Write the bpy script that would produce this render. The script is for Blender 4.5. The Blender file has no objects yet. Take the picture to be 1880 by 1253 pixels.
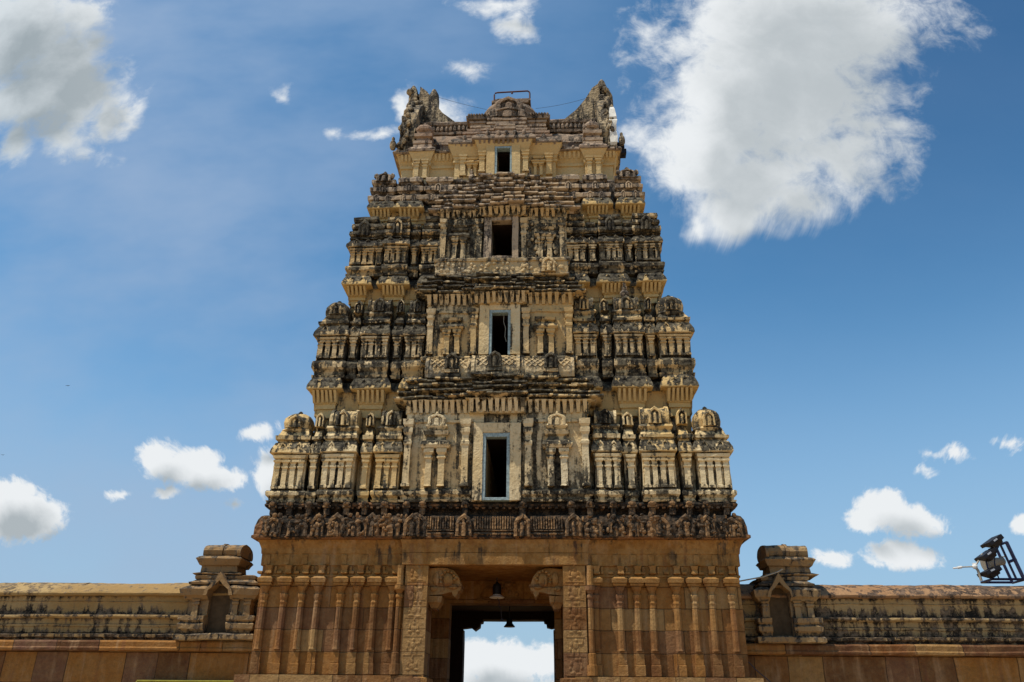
import bpy, bmesh, math, random
from mathutils import Vector, Matrix, noise
random.seed(7)
S = bpy.context.scene
COL = S.collection
rnd = random.uniform

# ------------------------------------------------------------------ nodes
def new_mat(name):
    m = bpy.data.materials.new(name); m.use_nodes = True
    nt = m.node_tree; nt.nodes.clear()
    return m, nt

class N:
    """tiny node helper"""
    def __init__(s, nt): s.nt = nt
    def n(s, t, **kw):
        x = s.nt.nodes.new(t)
        for k, v in kw.items(): setattr(x, k, v)
        return x
    def put(s, sock, v):
        if isinstance(v, bpy.types.NodeSocket): s.nt.links.new(v, sock)
        elif v is not None: sock.default_value = v
    def math(s, op, a, b=None, c=None, clamp=False):
        x = s.n('ShaderNodeMath', operation=op); x.use_clamp = clamp
        s.put(x.inputs[0], a); s.put(x.inputs[1], b); s.put(x.inputs[2], c)
        return x.outputs[0]
    def vec(s, op, a, b=None):
        x = s.n('ShaderNodeVectorMath', operation=op)
        s.put(x.inputs[0], a); s.put(x.inputs[1], b)
        return x.outputs['Value' if op in ('LENGTH', 'DOT_PRODUCT') else 'Vector']
    def noise(s, v, sc, det=4, ro=.55, out='Fac', dist=0):
        x = s.n('ShaderNodeTexNoise')
        s.put(x.inputs['Vector'], v); x.inputs['Scale'].default_value = sc
        x.inputs['Detail'].default_value = det; x.inputs['Roughness'].default_value = ro
        x.inputs['Distortion'].default_value = dist
        return x.outputs[out]
    def mix(s, f, a, b, blend='MIX'):
        x = s.n('ShaderNodeMix', data_type='RGBA', blend_type=blend)
        s.put(x.inputs[0], f)
        s.put(x.inputs[6], a if isinstance(a, bpy.types.NodeSocket) else (*a, 1) if len(a) == 3 else a)
        s.put(x.inputs[7], b if isinstance(b, bpy.types.NodeSocket) else (*b, 1) if len(b) == 3 else b)
        return x.outputs[2]
    def ss(s, v, a, b, lo=0., hi=1.):
        x = s.n('ShaderNodeMapRange', interpolation_type='SMOOTHSTEP')
        s.put(x.inputs[0], v); s.put(x.inputs[1], a); s.put(x.inputs[2], b); s.put(x.inputs[3], lo); s.put(x.inputs[4], hi)
        return x.outputs[0]
    def sep(s, v):
        x = s.n('ShaderNodeSeparateXYZ'); s.put(x.inputs[0], v); return x.outputs
    def comb(s, a, b, c):
        x = s.n('ShaderNodeCombineXYZ')
        for i, v in enumerate((a, b, c)): s.put(x.inputs[i], v)
        return x.outputs[0]
    def bsdf(s, col, rough=.9, bump=None, bstr=.5, bdist=.03, metal=0.):
        p = s.n('ShaderNodeBsdfPrincipled'); o = s.n('ShaderNodeOutputMaterial')
        s.put(p.inputs['Base Color'], col if isinstance(col, bpy.types.NodeSocket) else (*col, 1))
        s.put(p.inputs['Roughness'], rough); p.inputs['Metallic'].default_value = metal
        p.inputs['Specular IOR Level'].default_value = .25 if metal == 0 else .5
        if bump is not None:
            b = s.n('ShaderNodeBump'); b.inputs['Strength'].default_value = bstr; b.inputs['Distance'].default_value = bdist
            s.put(b.inputs['Height'], bump); s.nt.links.new(b.outputs[0], p.inputs['Normal'])
        s.nt.links.new(p.outputs[0], o.inputs[0])

def stucco(name, dark, warm=(.56, .385, .175), pale=(.62, .50, .31), wearw=.5, tint=(.175, .145, .092), black=(.014, .0115, .008), bscale=1.0, carve=0.):
    """lime plaster over brick, streaked with black lichen, crevice shade painted in; 'wear' comes from the mesh"""
    m, nt = new_mat(name); k = N(nt)
    g = k.n('ShaderNodeNewGeometry'); P = g.outputs['Position']; nz = k.sep(g.outputs['Normal'])[2]
    at = k.n('ShaderNodeAttribute', attribute_name='wear'); w = at.outputs['Fac']
    big = k.noise(P, .33, 3, .5); med = k.noise(P, 2.3 * bscale, 7, .66)
    st = k.noise(k.vec('MULTIPLY', P, (5., 5., .55)), 1.0, 5, .6)
    fine = k.noise(P, 14., 5, .7); mid = k.noise(P, 6., 6, .7)
    q = lambda n, c: k.math('MULTIPLY', k.math('SUBTRACT', n, .5), c)
    v = k.math('ADD', q(med, 1.35), q(st, 2.2))
    v = k.math('ADD', v, q(big, .9))
    v = k.math('ADD', v, q(mid, 1.0))
    v = k.math('ADD', v, q(fine, .7))
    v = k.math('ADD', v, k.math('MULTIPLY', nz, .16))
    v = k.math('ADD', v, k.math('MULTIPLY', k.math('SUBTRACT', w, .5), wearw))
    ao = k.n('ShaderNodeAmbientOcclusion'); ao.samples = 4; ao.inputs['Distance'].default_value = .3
    v = k.math('ADD', v, k.math('MULTIPLY', k.math('SUBTRACT', .72, ao.outputs['AO']), .5))  # AO paints the shade of crevices into the colour as extra black
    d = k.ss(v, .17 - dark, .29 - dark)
    base = k.mix(k.ss(big, .35, .65), warm, pale)
    base = k.mix(k.math('MULTIPLY', k.ss(fine, .3, .75), .35), base, tuple(c * .62 for c in warm))
    # grey-brown film before the black
    film = k.ss(v, -.06 - dark, .24 - dark)
    base = k.mix(k.math('MULTIPLY', film, .6), base, tuple(.55 * a + .45 * b for a, b in zip(tint, warm)))
    blk = k.mix(k.ss(k.math('ADD', k.math('MULTIPLY', mid, .6), k.math('MULTIPLY', med, .4)), .445, .63), black, tint)
    blk = k.mix(k.ss(fine, .60, .74), blk, tuple(min(1, 1.8 * c) for c in tint))
    col = k.mix(d, base, blk)
    vor = k.n('ShaderNodeTexVoronoi'); vor.inputs['Scale'].default_value = 9.; nt.links.new(P, vor.inputs['Vector'])
    h = k.math('MULTIPLY_ADD', fine, .5, k.math('MULTIPLY', mid, 1.1))
    h = k.math('MULTIPLY_ADD', vor.outputs['Distance'], carve, h)
    k.bsdf(col, .93, h, .75, .05)
    return m

def sandstone(name, course, z_off, wide, spread=.8, top_z=None, blotch=.5, stain=None, joint=.7):
    """coursed blocks of ochre, tan, red and purplish sandstone"""
    m, nt = new_mat(name); k = N(nt)
    g = k.n('ShaderNodeNewGeometry'); P = g.outputs['Position']; x, y, z = k.sep(P)
    u = k.math('ADD', x, k.math('MULTIPLY', y, .9))
    wob = k.math('MULTIPLY', k.math('SUBTRACT', k.noise(P, 1.2, 2), .5), .03)
    zr = k.math('DIVIDE', k.math('ADD', k.math('SUBTRACT', z, z_off), wob), course)
    row = k.math('FLOOR', zr)
    wn = k.n('ShaderNodeTexWhiteNoise', noise_dimensions='1D'); k.put(wn.inputs['W'], k.math('ADD', row, 3.7))
    ur = k.math('ADD', k.math('DIVIDE', u, wide), k.math('MULTIPLY', wn.outputs[0], 7.))
    ur = k.math('ADD', ur, k.math('MULTIPLY', k.math('SINE', k.math('MULTIPLY', ur, 2.1)), .22))
    cell = k.math('FLOOR', ur)
    wn2 = k.n('ShaderNodeTexWhiteNoise', noise_dimensions='2D'); k.put(wn2.inputs['Vector'], k.comb(cell, row, 0.))
    r = k.n('ShaderNodeValToRGB'); r.color_ramp.interpolation = 'CONSTANT'
    cols = [(.30, .15, .045), (.23, .09, .024), (.115, .036, .012), (.29, .12, .023), (.13, .058, .038), (.36, .23, .095), (.17, .062, .016), (.28, .155, .052), (.09, .032, .014)]
    e = r.color_ramp.elements
    e[0].position = 0; e[0].color = (*cols[0], 1); e[1].position = .11; e[1].color = (*cols[1], 1)
    for i, c in enumerate(cols[2:], 2): q = e.new(i / 9.); q.color = (*c, 1)
    nt.links.new(wn2.outputs[0], r.inputs[0])
    big = k.noise(P, .5, 4, .6); med = k.noise(P, 3.1, 7, .65); fine = k.noise(P, 16, 5, .7)
    st = k.noise(k.vec('MULTIPLY', P, (4., 4., .45)), 1., 5, .6)
    ochre = k.mix(k.ss(med, .3, .7), (.285, .13, .026), (.42, .225, .068))
    f = spread
    if top_z is not None:
        f = k.math('MULTIPLY', k.ss(z, top_z, top_z - .06), spread)
    col = k.mix(f, ochre, r.outputs[0])
    col = k.mix(k.math('MULTIPLY', k.ss(fine, .35, .8), .45), col, k.mix(.5, col, (.10, .05, .025)))
    col = k.mix(k.math('MULTIPLY', k.ss(med, .52, .8), .35), col, (.36, .235, .11))
    col = k.mix(k.math('MULTIPLY', k.ss(k.noise(P, 1.6, 8, .7), .42, .66), .4), col, k.mix(.55, col, (.42, .24, .09)))
    dk = k.ss(k.math('ADD', k.math('MULTIPLY', st, .55), k.math('MULTIPLY', k.noise(P, 1.1, 6, .6), .55)), .80 - .25 * blotch, .88 - .25 * blotch)
    amt = .75 * blotch
    if stain is not None:                      # rain soot just under a ledge, above z = stain
        amt = k.math('MULTIPLY', k.ss(z, stain - .5, stain + .35), .95)
    col = k.mix(k.math('MULTIPLY', dk, amt), col, (.035, .026, .018))
    fz = k.math('ABSOLUTE', k.math('SUBTRACT', k.math('FRACT', zr), .5))
    fx = k.math('ABSOLUTE', k.math('SUBTRACT', k.math('FRACT', ur), .5))
    jz = k.ss(fz, .5 - .016 / course, .5 - .004 / course); jx = k.ss(fx, .5 - .016 / wide, .5 - .004 / wide)
    j = k.math('MAXIMUM', jz, jx)
    if top_z is not None: j = k.math('MULTIPLY', j, k.ss(z, top_z + .1, top_z))
    stn = k.noise(k.vec('MULTIPLY', P, (3.2, 3.2, .3)), 1., 6, .6)
    col = k.mix(k.ss(stn, .53, .72, 0., .5), col, (.46, .29, .15))
    col = k.mix(k.ss(stn, .46, .30, 0., .45), col, (.16, .06, .03))
    col = k.mix(k.math('MULTIPLY', j, joint), col, (.03, .018, .010))
    col = k.mix(k.ss(k.noise(P, 7., 8, .75), .40, .70, 0., .5), col, k.mix(.6, col, (.03, .016, .008)))
    h = k.math('SUBTRACT', k.math('MULTIPLY_ADD', fine, .6, med), k.math('MULTIPLY', j, .8))
    k.bsdf(col, .9, h, .9, .05)
    return m

def plain(name, col, rough=.7, metal=0., var=.25, sc=8., bump=.2):
    m, nt = new_mat(name); k = N(nt)
    P = k.n('ShaderNodeNewGeometry').outputs['Position']
    n1 = k.noise(P, sc, 6, .65)
    c = k.mix(k.ss(n1, .3, .75), col, tuple(x * (1 - var) for x in col))
    k.bsdf(c, rough, n1, bump, .01, metal)
    return m

M = {
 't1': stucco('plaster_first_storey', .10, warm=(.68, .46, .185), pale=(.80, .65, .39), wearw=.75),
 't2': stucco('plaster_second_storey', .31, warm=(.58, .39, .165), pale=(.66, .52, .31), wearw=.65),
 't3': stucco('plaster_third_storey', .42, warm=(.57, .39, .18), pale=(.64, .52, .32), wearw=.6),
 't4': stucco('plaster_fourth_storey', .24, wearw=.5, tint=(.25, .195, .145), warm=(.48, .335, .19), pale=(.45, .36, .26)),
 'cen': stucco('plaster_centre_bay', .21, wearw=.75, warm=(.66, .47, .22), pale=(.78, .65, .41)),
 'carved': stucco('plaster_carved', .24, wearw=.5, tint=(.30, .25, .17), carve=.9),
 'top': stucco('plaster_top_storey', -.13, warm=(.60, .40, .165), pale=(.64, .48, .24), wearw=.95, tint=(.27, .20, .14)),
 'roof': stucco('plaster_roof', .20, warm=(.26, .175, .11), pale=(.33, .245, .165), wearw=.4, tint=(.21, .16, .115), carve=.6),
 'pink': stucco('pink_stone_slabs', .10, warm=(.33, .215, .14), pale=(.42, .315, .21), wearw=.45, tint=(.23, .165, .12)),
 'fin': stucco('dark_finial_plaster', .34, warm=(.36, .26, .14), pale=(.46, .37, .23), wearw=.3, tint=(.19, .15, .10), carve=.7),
 'recess': stucco('plaster_recess_shaded', .26, warm=(.50, .32, .12), pale=(.56, .40, .18), wearw=.7),  # darker copy of the wall plaster, shade between eave blocks put into its colour
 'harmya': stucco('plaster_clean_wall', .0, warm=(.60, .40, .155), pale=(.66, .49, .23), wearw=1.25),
 'gate': sandstone('gate_sandstone', .60, 2.42, 1.05, .64, top_z=4.86, stain=5.55, blotch=.86, joint=.4),
 'pillar': sandstone('door_pillar_sandstone', .60, 2.42, 3.0, .62, top_z=4.95, blotch=.2, joint=.35),
 'wall': sandstone('boundary_wall_sandstone', .86, 2.2, 1.25, .78, top_z=3.42, blotch=.5),
 'kerbband': sandstone('wall_band_sandstone', 2.0, 2.5, 1.7, .9, blotch=.5),
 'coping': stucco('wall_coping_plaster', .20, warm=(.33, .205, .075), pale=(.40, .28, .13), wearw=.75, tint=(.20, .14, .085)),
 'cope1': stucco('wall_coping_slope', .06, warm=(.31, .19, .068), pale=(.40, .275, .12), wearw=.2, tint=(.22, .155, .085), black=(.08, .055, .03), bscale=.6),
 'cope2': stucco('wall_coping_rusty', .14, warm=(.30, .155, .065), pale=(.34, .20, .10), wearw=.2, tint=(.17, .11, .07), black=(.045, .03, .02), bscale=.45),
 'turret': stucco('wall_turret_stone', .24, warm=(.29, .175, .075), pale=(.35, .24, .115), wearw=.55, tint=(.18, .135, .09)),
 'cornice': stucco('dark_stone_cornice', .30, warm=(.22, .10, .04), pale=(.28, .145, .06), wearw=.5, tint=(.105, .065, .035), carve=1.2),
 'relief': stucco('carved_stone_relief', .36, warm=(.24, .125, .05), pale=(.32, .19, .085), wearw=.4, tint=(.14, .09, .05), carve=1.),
 'niche': plain('shadowed_niche_stone', (.11, .07, .035), .95, 0, .5, 4),  # shade of the shallow niche put into the stone colour
 'lime': plain('limewash', (.78, .74, .64), .85, 0, .2, 5),
 'blue': plain('pale_blue_paint', (.38, .48, .47), .75, 0, .6, 14),
 'inner_shade': plain('interior_painted_shade', (.035, .02, .014), .95, 0, .3, 3),  # near-black colour stands in for shade inside openings and the passage
 'rust': plain('rusty_iron', (.10, .035, .03), .7, .3, .4, 20),
 'navy': plain('navy_painted_steel', (.012, .014, .06), .5, .2, .3, 10),
 'blk': plain('black_housing', (.012, .011, .014), .55, 0, .3, 10),
 'glass': plain('lamp_glass', (.45, .48, .52), .2, 0, .5, 20),
 'beige': plain('beige_plastic', (.36, .32, .25), .6, 0, .2, 8),
 'white': plain('white_enamel', (.75, .74, .70), .4, 0, .2, 8),
 'yellow': plain('yellow_sign_paint', (.36, .31, .03), .6, 0, .35, 6),
 'wire': plain('dark_cable', (.05, .05, .06), .7, 0, .2, 8),
 'ink': plain('sign_ink', (.02, .02, .015), .6, 0, .2, 8),
}

# ------------------------------------------------------------------ mesh builder
ORG = {}
class MB:
    def __init__(s, amp=.012, xf=None, f1=2.1, f2=7.5):
        s.v = []; s.f = []; s.w = []; s.amp = amp; s.xf = xf; s.f1 = f1; s.f2 = f2; s.smooth = False
    def add(s, p, w=.4):
        p = Vector(p)
        if s.xf: p = s.xf @ p
        if s.amp:
            a = s.amp
            p = p + noise.noise_vector(p * .8) * a * .9 + noise.noise_vector(p * s.f1) * a * .9 + noise.noise_vector(p * s.f2 + Vector((9, 3, 1))) * a * .7
        s.v.append(p); s.w.append(w); return len(s.v) - 1
    def rings(s, rings, cap0=True, cap1=True, closed=True):
        ids = [[s.add(p, w) for p, w in r] for r in rings]
        n = len(ids[0])
        for a, b in zip(ids, ids[1:]):
            for i in range(n if closed else n - 1):
                j = (i + 1) % n
                s.f.append((a[i], a[j], b[j], b[i]))
        if cap0: s.f.append(tuple(reversed(ids[0])))
        if cap1: s.f.append(tuple(ids[-1]))
    def block(s, x0, x1, y0, y1, prof, sides=(1, 1, 1, 0), seg=.17, cap0=True):
        L, R, F, B = sides
        nx = max(1, round((x1 - x0) / seg)); ny = max(1, round((y1 - y0) / (seg * 1.6)))
        pr = []
        for i, q in enumerate(prof):
            q = (q[0], q[1], q[2] if len(q) > 2 else .4)
            if pr:
                a = pr[-1]; d = math.hypot(q[0] - a[0], q[1] - a[1]); m = max(1, int(d / (seg * 1.5)))
                for t in range(1, m): pr.append(tuple(a[c] + (q[c] - a[c]) * t / m for c in range(3)))
            pr.append(q)
        out = []
        for z, o, w in pr:
            a, b, c, d = x0 - o * L, x1 + o * R, y0 - o * F, y1 + o * B
            r = [((a + (b - a) * i / nx, c, z), w) for i in range(nx)]
            r += [((b, c + (d - c) * i / ny, z), w) for i in range(ny)]
            r += [((b + (a - b) * i / nx, d, z), w) for i in range(nx)]
            r += [((a, d + (c - d) * i / ny, z), w) for i in range(ny)]
            out.append(r)
        s.rings(out, cap0, True)
    def box(s, x0, x1, y0, y1, z0, z1, w=.4, seg=.25, ch=.015):
        s.block(x0, x1, y0, y1, [(z0, -ch, w), (z0 + ch, 0, w), (z1 - ch, 0, w), (z1, -ch, w)], (1, 1, 1, 1), seg)
    def lathe(s, cx, cy, prof, sides=8, sq=2., rot=0., ry=1.):
        out = []
        for q in prof:
            z, r = q[0], q[1]; w = q[2] if len(q) > 2 else .4
            ring = []
            for i in range(sides):
                t = rot + 2 * math.pi * i / sides; c, sn = math.cos(t), math.sin(t)
                e = (abs(c) ** sq + abs(sn) ** sq) ** (-1 / sq)
                ring.append(((cx + r * e * c, cy + r * e * sn * ry, z), w))
            out.append(ring)
        s.rings(out)
    def poly(s, pts, y0, y1, w=.4, axis='y'):
        """outline in xz (or yz for axis x) extruded"""
        if axis == 'y': mk = lambda p, d: (p[0], d, p[1])
        else: mk = lambda p, d: (d, p[0], p[1])
        s.rings([[(mk(p, y0), w) for p in pts], [(mk(p, (y0 + y1) / 2), w) for p in pts], [(mk(p, y1), w) for p in pts]])
    def barrel(s, x0, x1, yc, z0, ry, rz, w=.8, seg=.18, rim=True):
        """vault lying along x with raised end rims"""
        def arc(k):
            pts = []
            for i in range(15):
                t = math.radians(-25 + 230 * i / 14)
                pts.append((yc - math.cos(t) * ry * k, z0 + (math.sin(t) + .42) * rz * k / 1.42))
            return pts
        n = max(2, round((x1 - x0) / seg))
        st = [(x0 + (x1 - x0) * i / n, 1.) for i in range(n + 1)]
        if rim:
            e = min(.11, (x1 - x0) * .12)
            st = [(x0, 1.07), (x0 + e, 1.07), (x0 + e + .01, 1.)] + [q for q in st if x0 + e * 1.3 < q[0] < x1 - e * 1.3] + [(x1 - e - .01, 1.), (x1 - e, 1.07), (x1, 1.07)]
        s.rings([[((x, p[0], p[1]), w) for p in arc(k)] for x, k in st])
    def shoe(s, cx, y, z, w, h, d=.06, wr=.6):
        """horseshoe-arch ornament standing on a front face"""
        def out(k, dz=0.):
            pts = [(cx - w * .5 * k, z + dz), ]
            for i in range(11):
                t = math.radians(200 - 22 * i)
                pts.append((cx + math.cos(t) * w * .5 * k, z + h * .5 + math.sin(t) * h * .42 * k))
            pts.append((cx + w * .5 * k, z + dz))
            pts[6] = (cx, z + h * (.5 + .5 * k))
            return pts
        s.rings([[((p[0], yy, p[1]), wr) for p in out(k)] for k, yy in ((1., y + d), (1., y - d * .6), (.86, y - d), (.62, y - d), (.55, y - d * .35), (.3, y - d * .4), (.24, y - d * 1.0), (.1, y - d * 1.1))])
    def tube(s, pts, r, sides=6, w=.3):
        n = len(pts); P = [Vector(p) for p in pts]; out = []
        for i, p in enumerate(P):
            t = (P[min(i + 1, n - 1)] - P[max(i - 1, 0)]).normalized()
            a = t.cross(Vector((0, 0, 1))) if abs(t.z) < .95 else t.cross(Vector((1, 0, 0)))
            a.normalize(); b = t.cross(a)
            out.append([(p + (a * math.cos(2 * math.pi * k / sides) + b * math.sin(2 * math.pi * k / sides)) * r, w) for k in range(sides)])
        s.rings(out)
    def lump(s, c, rx, ry, rz, w=.4, n=8):
        out = []
        for i in range(1, 6):
            t = math.pi * i / 6
            out.append([((c[0] + rx * math.sin(t) * math.cos(2 * math.pi * k / n), c[1] + ry * math.sin(t) * math.sin(2 * math.pi * k / n), c[2] - rz * math.cos(t)), w) for k in range(n)])
        s.rings(out)
    def build(s, name, mat, parent=None, kind=None, label=None, group=None):
        o0 = ORG.get(parent.name, Vector()) if parent else Vector()
        me = bpy.data.meshes.new(name)
        me.from_pydata([tuple(p - o0) for p in s.v], [], s.f)
        at = me.attributes.new('wear', 'FLOAT', 'POINT'); at.data.foreach_set('value', s.w)
        bm = bmesh.new(); bm.from_mesh(me); bmesh.ops.recalc_face_normals(bm, faces=bm.faces); bm.to_mesh(me); bm.free()
        if s.smooth: me.polygons.foreach_set('use_smooth', [True] * len(me.polygons))
        me.materials.append(M[mat] if isinstance(mat, str) else mat)
        o = bpy.data.objects.new(name, me); COL.objects.link(o); o.parent = parent
        ORG[o.name] = o0
        if kind: o['kind'] = kind
        if label: o['label'] = label
        if group: o['group'] = group
        return o

def thing(name, label, cat, loc=(0, 0, 0), group=None):
    o = bpy.data.objects.new(name, None); COL.objects.link(o); o.location = loc
    o.empty_display_size = .3
    o['label'] = label; o['category'] = cat
    if group: o['group'] = group
    ORG[o.name] = Vector(loc)
    return o
def tag(o, label, cat, group=None):
    o['label'] = label; o['category'] = cat
    if group: o['group'] = group
    return o

# profiles: (z, offset, wear)
def kapota(z, h, o):
    return [(z, .0, .2), (z + .01, o * .9, .35), (z + .10 * h, o, .75), (z + .40 * h, o * .9, .85), (z + .75 * h, o * .5, 1.), (z + .97 * h, o * .25, 1.), (z + h, 0, 1.)]
def plinth(z, h, o):
    return [(z, o * .6, .8), (z + .14 * h, o * .75, .75), (z + .17 * h, o * .2, .4), (z + .33 * h, o * .3, .6), (z + .5 * h, o * .95, .8), (z + .72 * h, o, .75), (z + .84 * h, o * .75, .9), (z + .88 * h, .03, .8), (z + h, .02, .6)]

# ------------------------------------------------------------------ the gateway tower
tower = thing('temple_gate_tower', 'tall weathered five-storey temple gateway tower with carved plaster storeys over a sandstone doorway', 'temple tower')
YC = 4.4
def back(y): return 2 * YC - y

# --- sandstone gate storey
GW = {}
for side, x0, x1, sd in ((-1, -7.0, -2.3, (1, 0, 1, 1)), (1, 2.2, 7.0, (0, 1, 1, 1))):
    b = MB(.008)
    b.block(x0, x1, 0, back(0), [(-.1, .5), (.5, .5), (.52, .36), (1.5, .34), (1.55, .44), (1.8, .44), (1.85, .3), (2.3, .3), (2.405, .3), (2.41, 0), (5.08, 0), (5.09, .03), (5.15, .03), (5.16, .0), (5.40, .0), (5.41, .05), (5.74, .05), (5.75, .07), (5.9, .09), (6.04, .15), (6.13, .2)], sd, .3)
    # dentil row below the frieze
    for x in ((-6.82, -6.24, -5.71, -5.24, -4.57, -4.08, -3.58, -3.05) if side < 0 else (2.82, 3.53, 4.02, 4.45, 5.14, 5.65, 6.14, 6.72)):
        b.block(x - .02, x + .13, -.16, .1, [(5.155, -.03), (5.18, .02), (5.28, .0), (5.395, .03)], (1, 1, 1, 0), .12)
        b.box(x - .30, x - .16, -.09, .1, 5.17, 5.25, seg=.2); b.box(x + .2, x + .26, -.07, .1, 5.17, 5.39, seg=.2)
    # shallow panel ribs on the frieze
    x = x0 + .05
    while x < x1 - .3:
        b.box(x, x + .16, -.085, .1, 5.42, 5.73, seg=.3); x += rnd(.5, .75)
    GW[side] = b.build('gate_wall', 'gate', tower)

def gate_pilaster(x, par):
    b = MB(.006)
    b.box(x - .13, x + .13, -.13, .05, 2.415, 2.72, seg=.15)
    b.box(x - .11, x + .11, -.11, .05, 2.72, 3.08, seg=.2)
    b.lathe(x, -.045, [(3.08, .12), (3.14, .105), (4.3, .10), (4.36, .115), (4.42, .095), (4.5, .12), (4.58, .13), (4.62, .085), (4.68, .095), (4.74, .13), (4.80, .155)], 8, 2., math.pi / 8, 1.)
    b.block(x - .18, x + .18, -.2, .05, [(4.80, -.04), (4.84, .0), (4.88, .02), (4.89, -.01), (4.92, .03), (5.03, .045), (5.05, .0), (5.085, -.04)], (1, 1, 1, 0), .12)
    b.build('pilaster', 'gate', par)
for x in (-6.82, -6.24, -5.71, -5.24, -4.57, -4.08, -3.58, -3.05): gate_pilaster(x, GW[-1])
for x in (2.82, 3.53, 4.02, 4.45, 5.14, 5.65, 6.14, 6.72): gate_pilaster(x, GW[1])

# --- doorway: carved pillars, lintel, brackets
def relief_fig(b, cx, cz, y, s, kind):
    """a small seated or standing carved figure on a panel"""
    if kind == 0:
        for dx, dz, rx, rz in ((0, .0, .10, .09), (0, .13, .055, .06), (-.10, -.07, .07, .04), (.10, -.07, .07, .04), (-.11, .05, .03, .07), (.11, .05, .03, .07), (0, .22, .03, .06)):
            b.lump((cx + dx * s, y, cz + dz * s), rx * s, .03, rz * s)
    elif kind == 1:
        for dx, dz, rx, rz in ((0, .02, .09, .13), (.02, .19, .06, .05), (-.09, -.13, .09, .05), (.08, -.15, .1, .04), (-.12, .1, .05, .07), (.13, .03, .04, .1), (.12, .2, .04, .05), (-.15, -.03, .04, .05)):
            b.lump((cx + (dx + rnd(-.02, .02)) * s, y, cz + dz * s), rx * s, .03, rz * s)
    else:
        for dx, dz, rx, rz in ((-.05, -.12, .04, .11), (.06, -.1, .045, .12), (.0, .06, .08, .1), (.01, .19, .05, .05), (.1, .1, .08, .04), (-.1, .1, .05, .07), (.17, .17, .03, .07), (-.14, -.02, .04, .06)):
            b.lump((cx + (dx + rnd(-.02, .02)) * s, y, cz + dz * s), rx * s, .03, rz * s)
for x0, x1 in ((-2.68, -2.02), (1.9, 2.55)):
    b = MB(.008)
    b.block(x0, x1, -.2, 1.0, [(-.1, .12), (2.35, .12), (2.37, 0), (5.39, 0)], (1, 1, 1, 0), .3)
    p = b.build('door_pillar', 'pillar', tower)
    for i in range(6):
        z = 2.42 + i * .5; cx = (x0 + x1) / 2
        r = MB(.006)
        r.box(x0 + .06, x1 - .06, -.21, -.19, z + .01, z + .025, seg=.3, ch=.004)
        relief_fig(r, cx, z + .22, -.19, 1.1, (0, 2, 0, 1, 2, 1)[i] if x0 < 0 else (1, 2, 0, 1, 1, 0)[i])
        r.build('relief_panel', 'pillar', p)
b = MB(.008)
b.block(-2.78, 2.62, -.22, 3.0, [(5.40, 0), (5.42, .02), (5.74, .03), (5.75, .0), (5.76, .02), (6.0, .05), (6.125, .1)], (1, 1, 1, 0), .3)
b.build('door_lintel', 'gate', tower)
# slender columns flanking the left pillar and right pillar
for x in (-2.83, 2.68):
    b = MB(.005)
    b.lathe(x, -.2, [(2.42, .15), (2.7, .15), (2.71, .11), (3.0, .11), (3.02, .085), (4.45, .08), (4.5, .11), (4.56, .1), (4.6, .07), (4.68, .12), (4.7, .15), (4.84, .15), (4.85, .1), (5.3, .09), (5.39, .1)], 10)
    b.build('slender_column', 'gate', tower)

def bracket(sx, xw):
    """elephant-head corbel: curved brow, trunk tip and pendant"""
    o = [(0, 5.33), (.30, 5.36), (.52, 5.35), (.72, 5.28), (.86, 5.12), (.93, 4.92), (.99, 4.88), (.95, 4.80), (.92, 4.72), (.86, 4.70), (.84, 4.60), (.78, 4.53), (.71, 4.60), (.68, 4.68), (.55, 4.66), (.40, 4.62), (0, 4.58)]
    pts = [(xw + sx * a, z) for a, z in o]
    if sx < 0: pts.reverse()
    b = MB(.012); b.poly(pts, .05, .75)
    # ear, collar and eye carved proud of the side
    b.poly([(xw + sx * a, z) for a, z in ((.28, 5.3), (.36, 5.3), (.45, 4.72), (.37, 4.7))][::sx], .02, .1)
    b.lump((xw + sx * .58, .06, 5.0), .17, .13, .22); b.lump((xw + sx * .80, .03, 5.08), .06, .08, .06); b.lump((xw + sx * .72, .05, 4.82), .15, .11, .07)
    b.lump((xw + sx * .22, .06, 5.05), .12, .09, .2); b.lump((xw + sx * .15, .06, 4.78), .12, .08, .09)
    for q in range(8):
        t_ = q * .5; b.lump((xw + sx * (.56 + .2 * math.cos(t_)), -.02, 5.02 + .24 * math.sin(t_)), .04, .05, .04)
    for i in range(5): b.lump((xw + sx * (.9 - .02 * i), .08 + .14 * i, 4.84), .06, .06, .06)
    b.build('elephant_bracket', 'pillar', tower)
    c = MB(.01); c.block(min(xw, xw + sx * .35), max(xw, xw + sx * .35), .1, .7, [(4.2, -.1), (4.35, -.02), (4.4, .03), (4.57, .05)], (1, 1, 1, 0), .2)
    c.build('bracket_corbel', 'pillar', tower)
bracket(1, -2.02); bracket(-1, 1.9)

# --- passage: inner portal, dark chamber, far portal
b = MB(.008)
b.box(-2.6, -1.72, 3.0, 3.7, -.1, 4.70, seg=.4); b.box(1.68, 2.5, 3.0, 3.7, -.1, 4.70, seg=.4)
b.box(-2.6, 2.5, 3.0, 3.7, 4.703, 5.45, seg=.3)
for i in range(3):
    b.box(-2.28 + .17 * i, -2.20 + .17 * i, 2.96, 3.05, 0, 4.69, seg=.5); b.box(2.12 - .14 * i, 2.18 - .14 * i, 2.96, 3.05, 0, 4.69, seg=.5)
ip = b.build('inner_portal', 'gate', tower)
b = MB(.006)
b.box(-.82, -.74, 2.95, 3.05, 4.83, 5.3); b.box(.58, .66, 2.95, 3.05, 4.75, 5.44); b.box(-.82, .58, 2.9, 3.05, 4.78, 4.86)
b.lump((-.45, 2.98, 5.05), .2, .07, .17); b.lump((-.6, 2.98, 4.95), .12, .06, .1)
for i in range(14): b.lump((-.02 + rnd(-.05, .5), 2.98, 4.92 + rnd(0, .42)), .07, .06, .07)
b.build('portal_relief', 'gate', ip)
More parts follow.
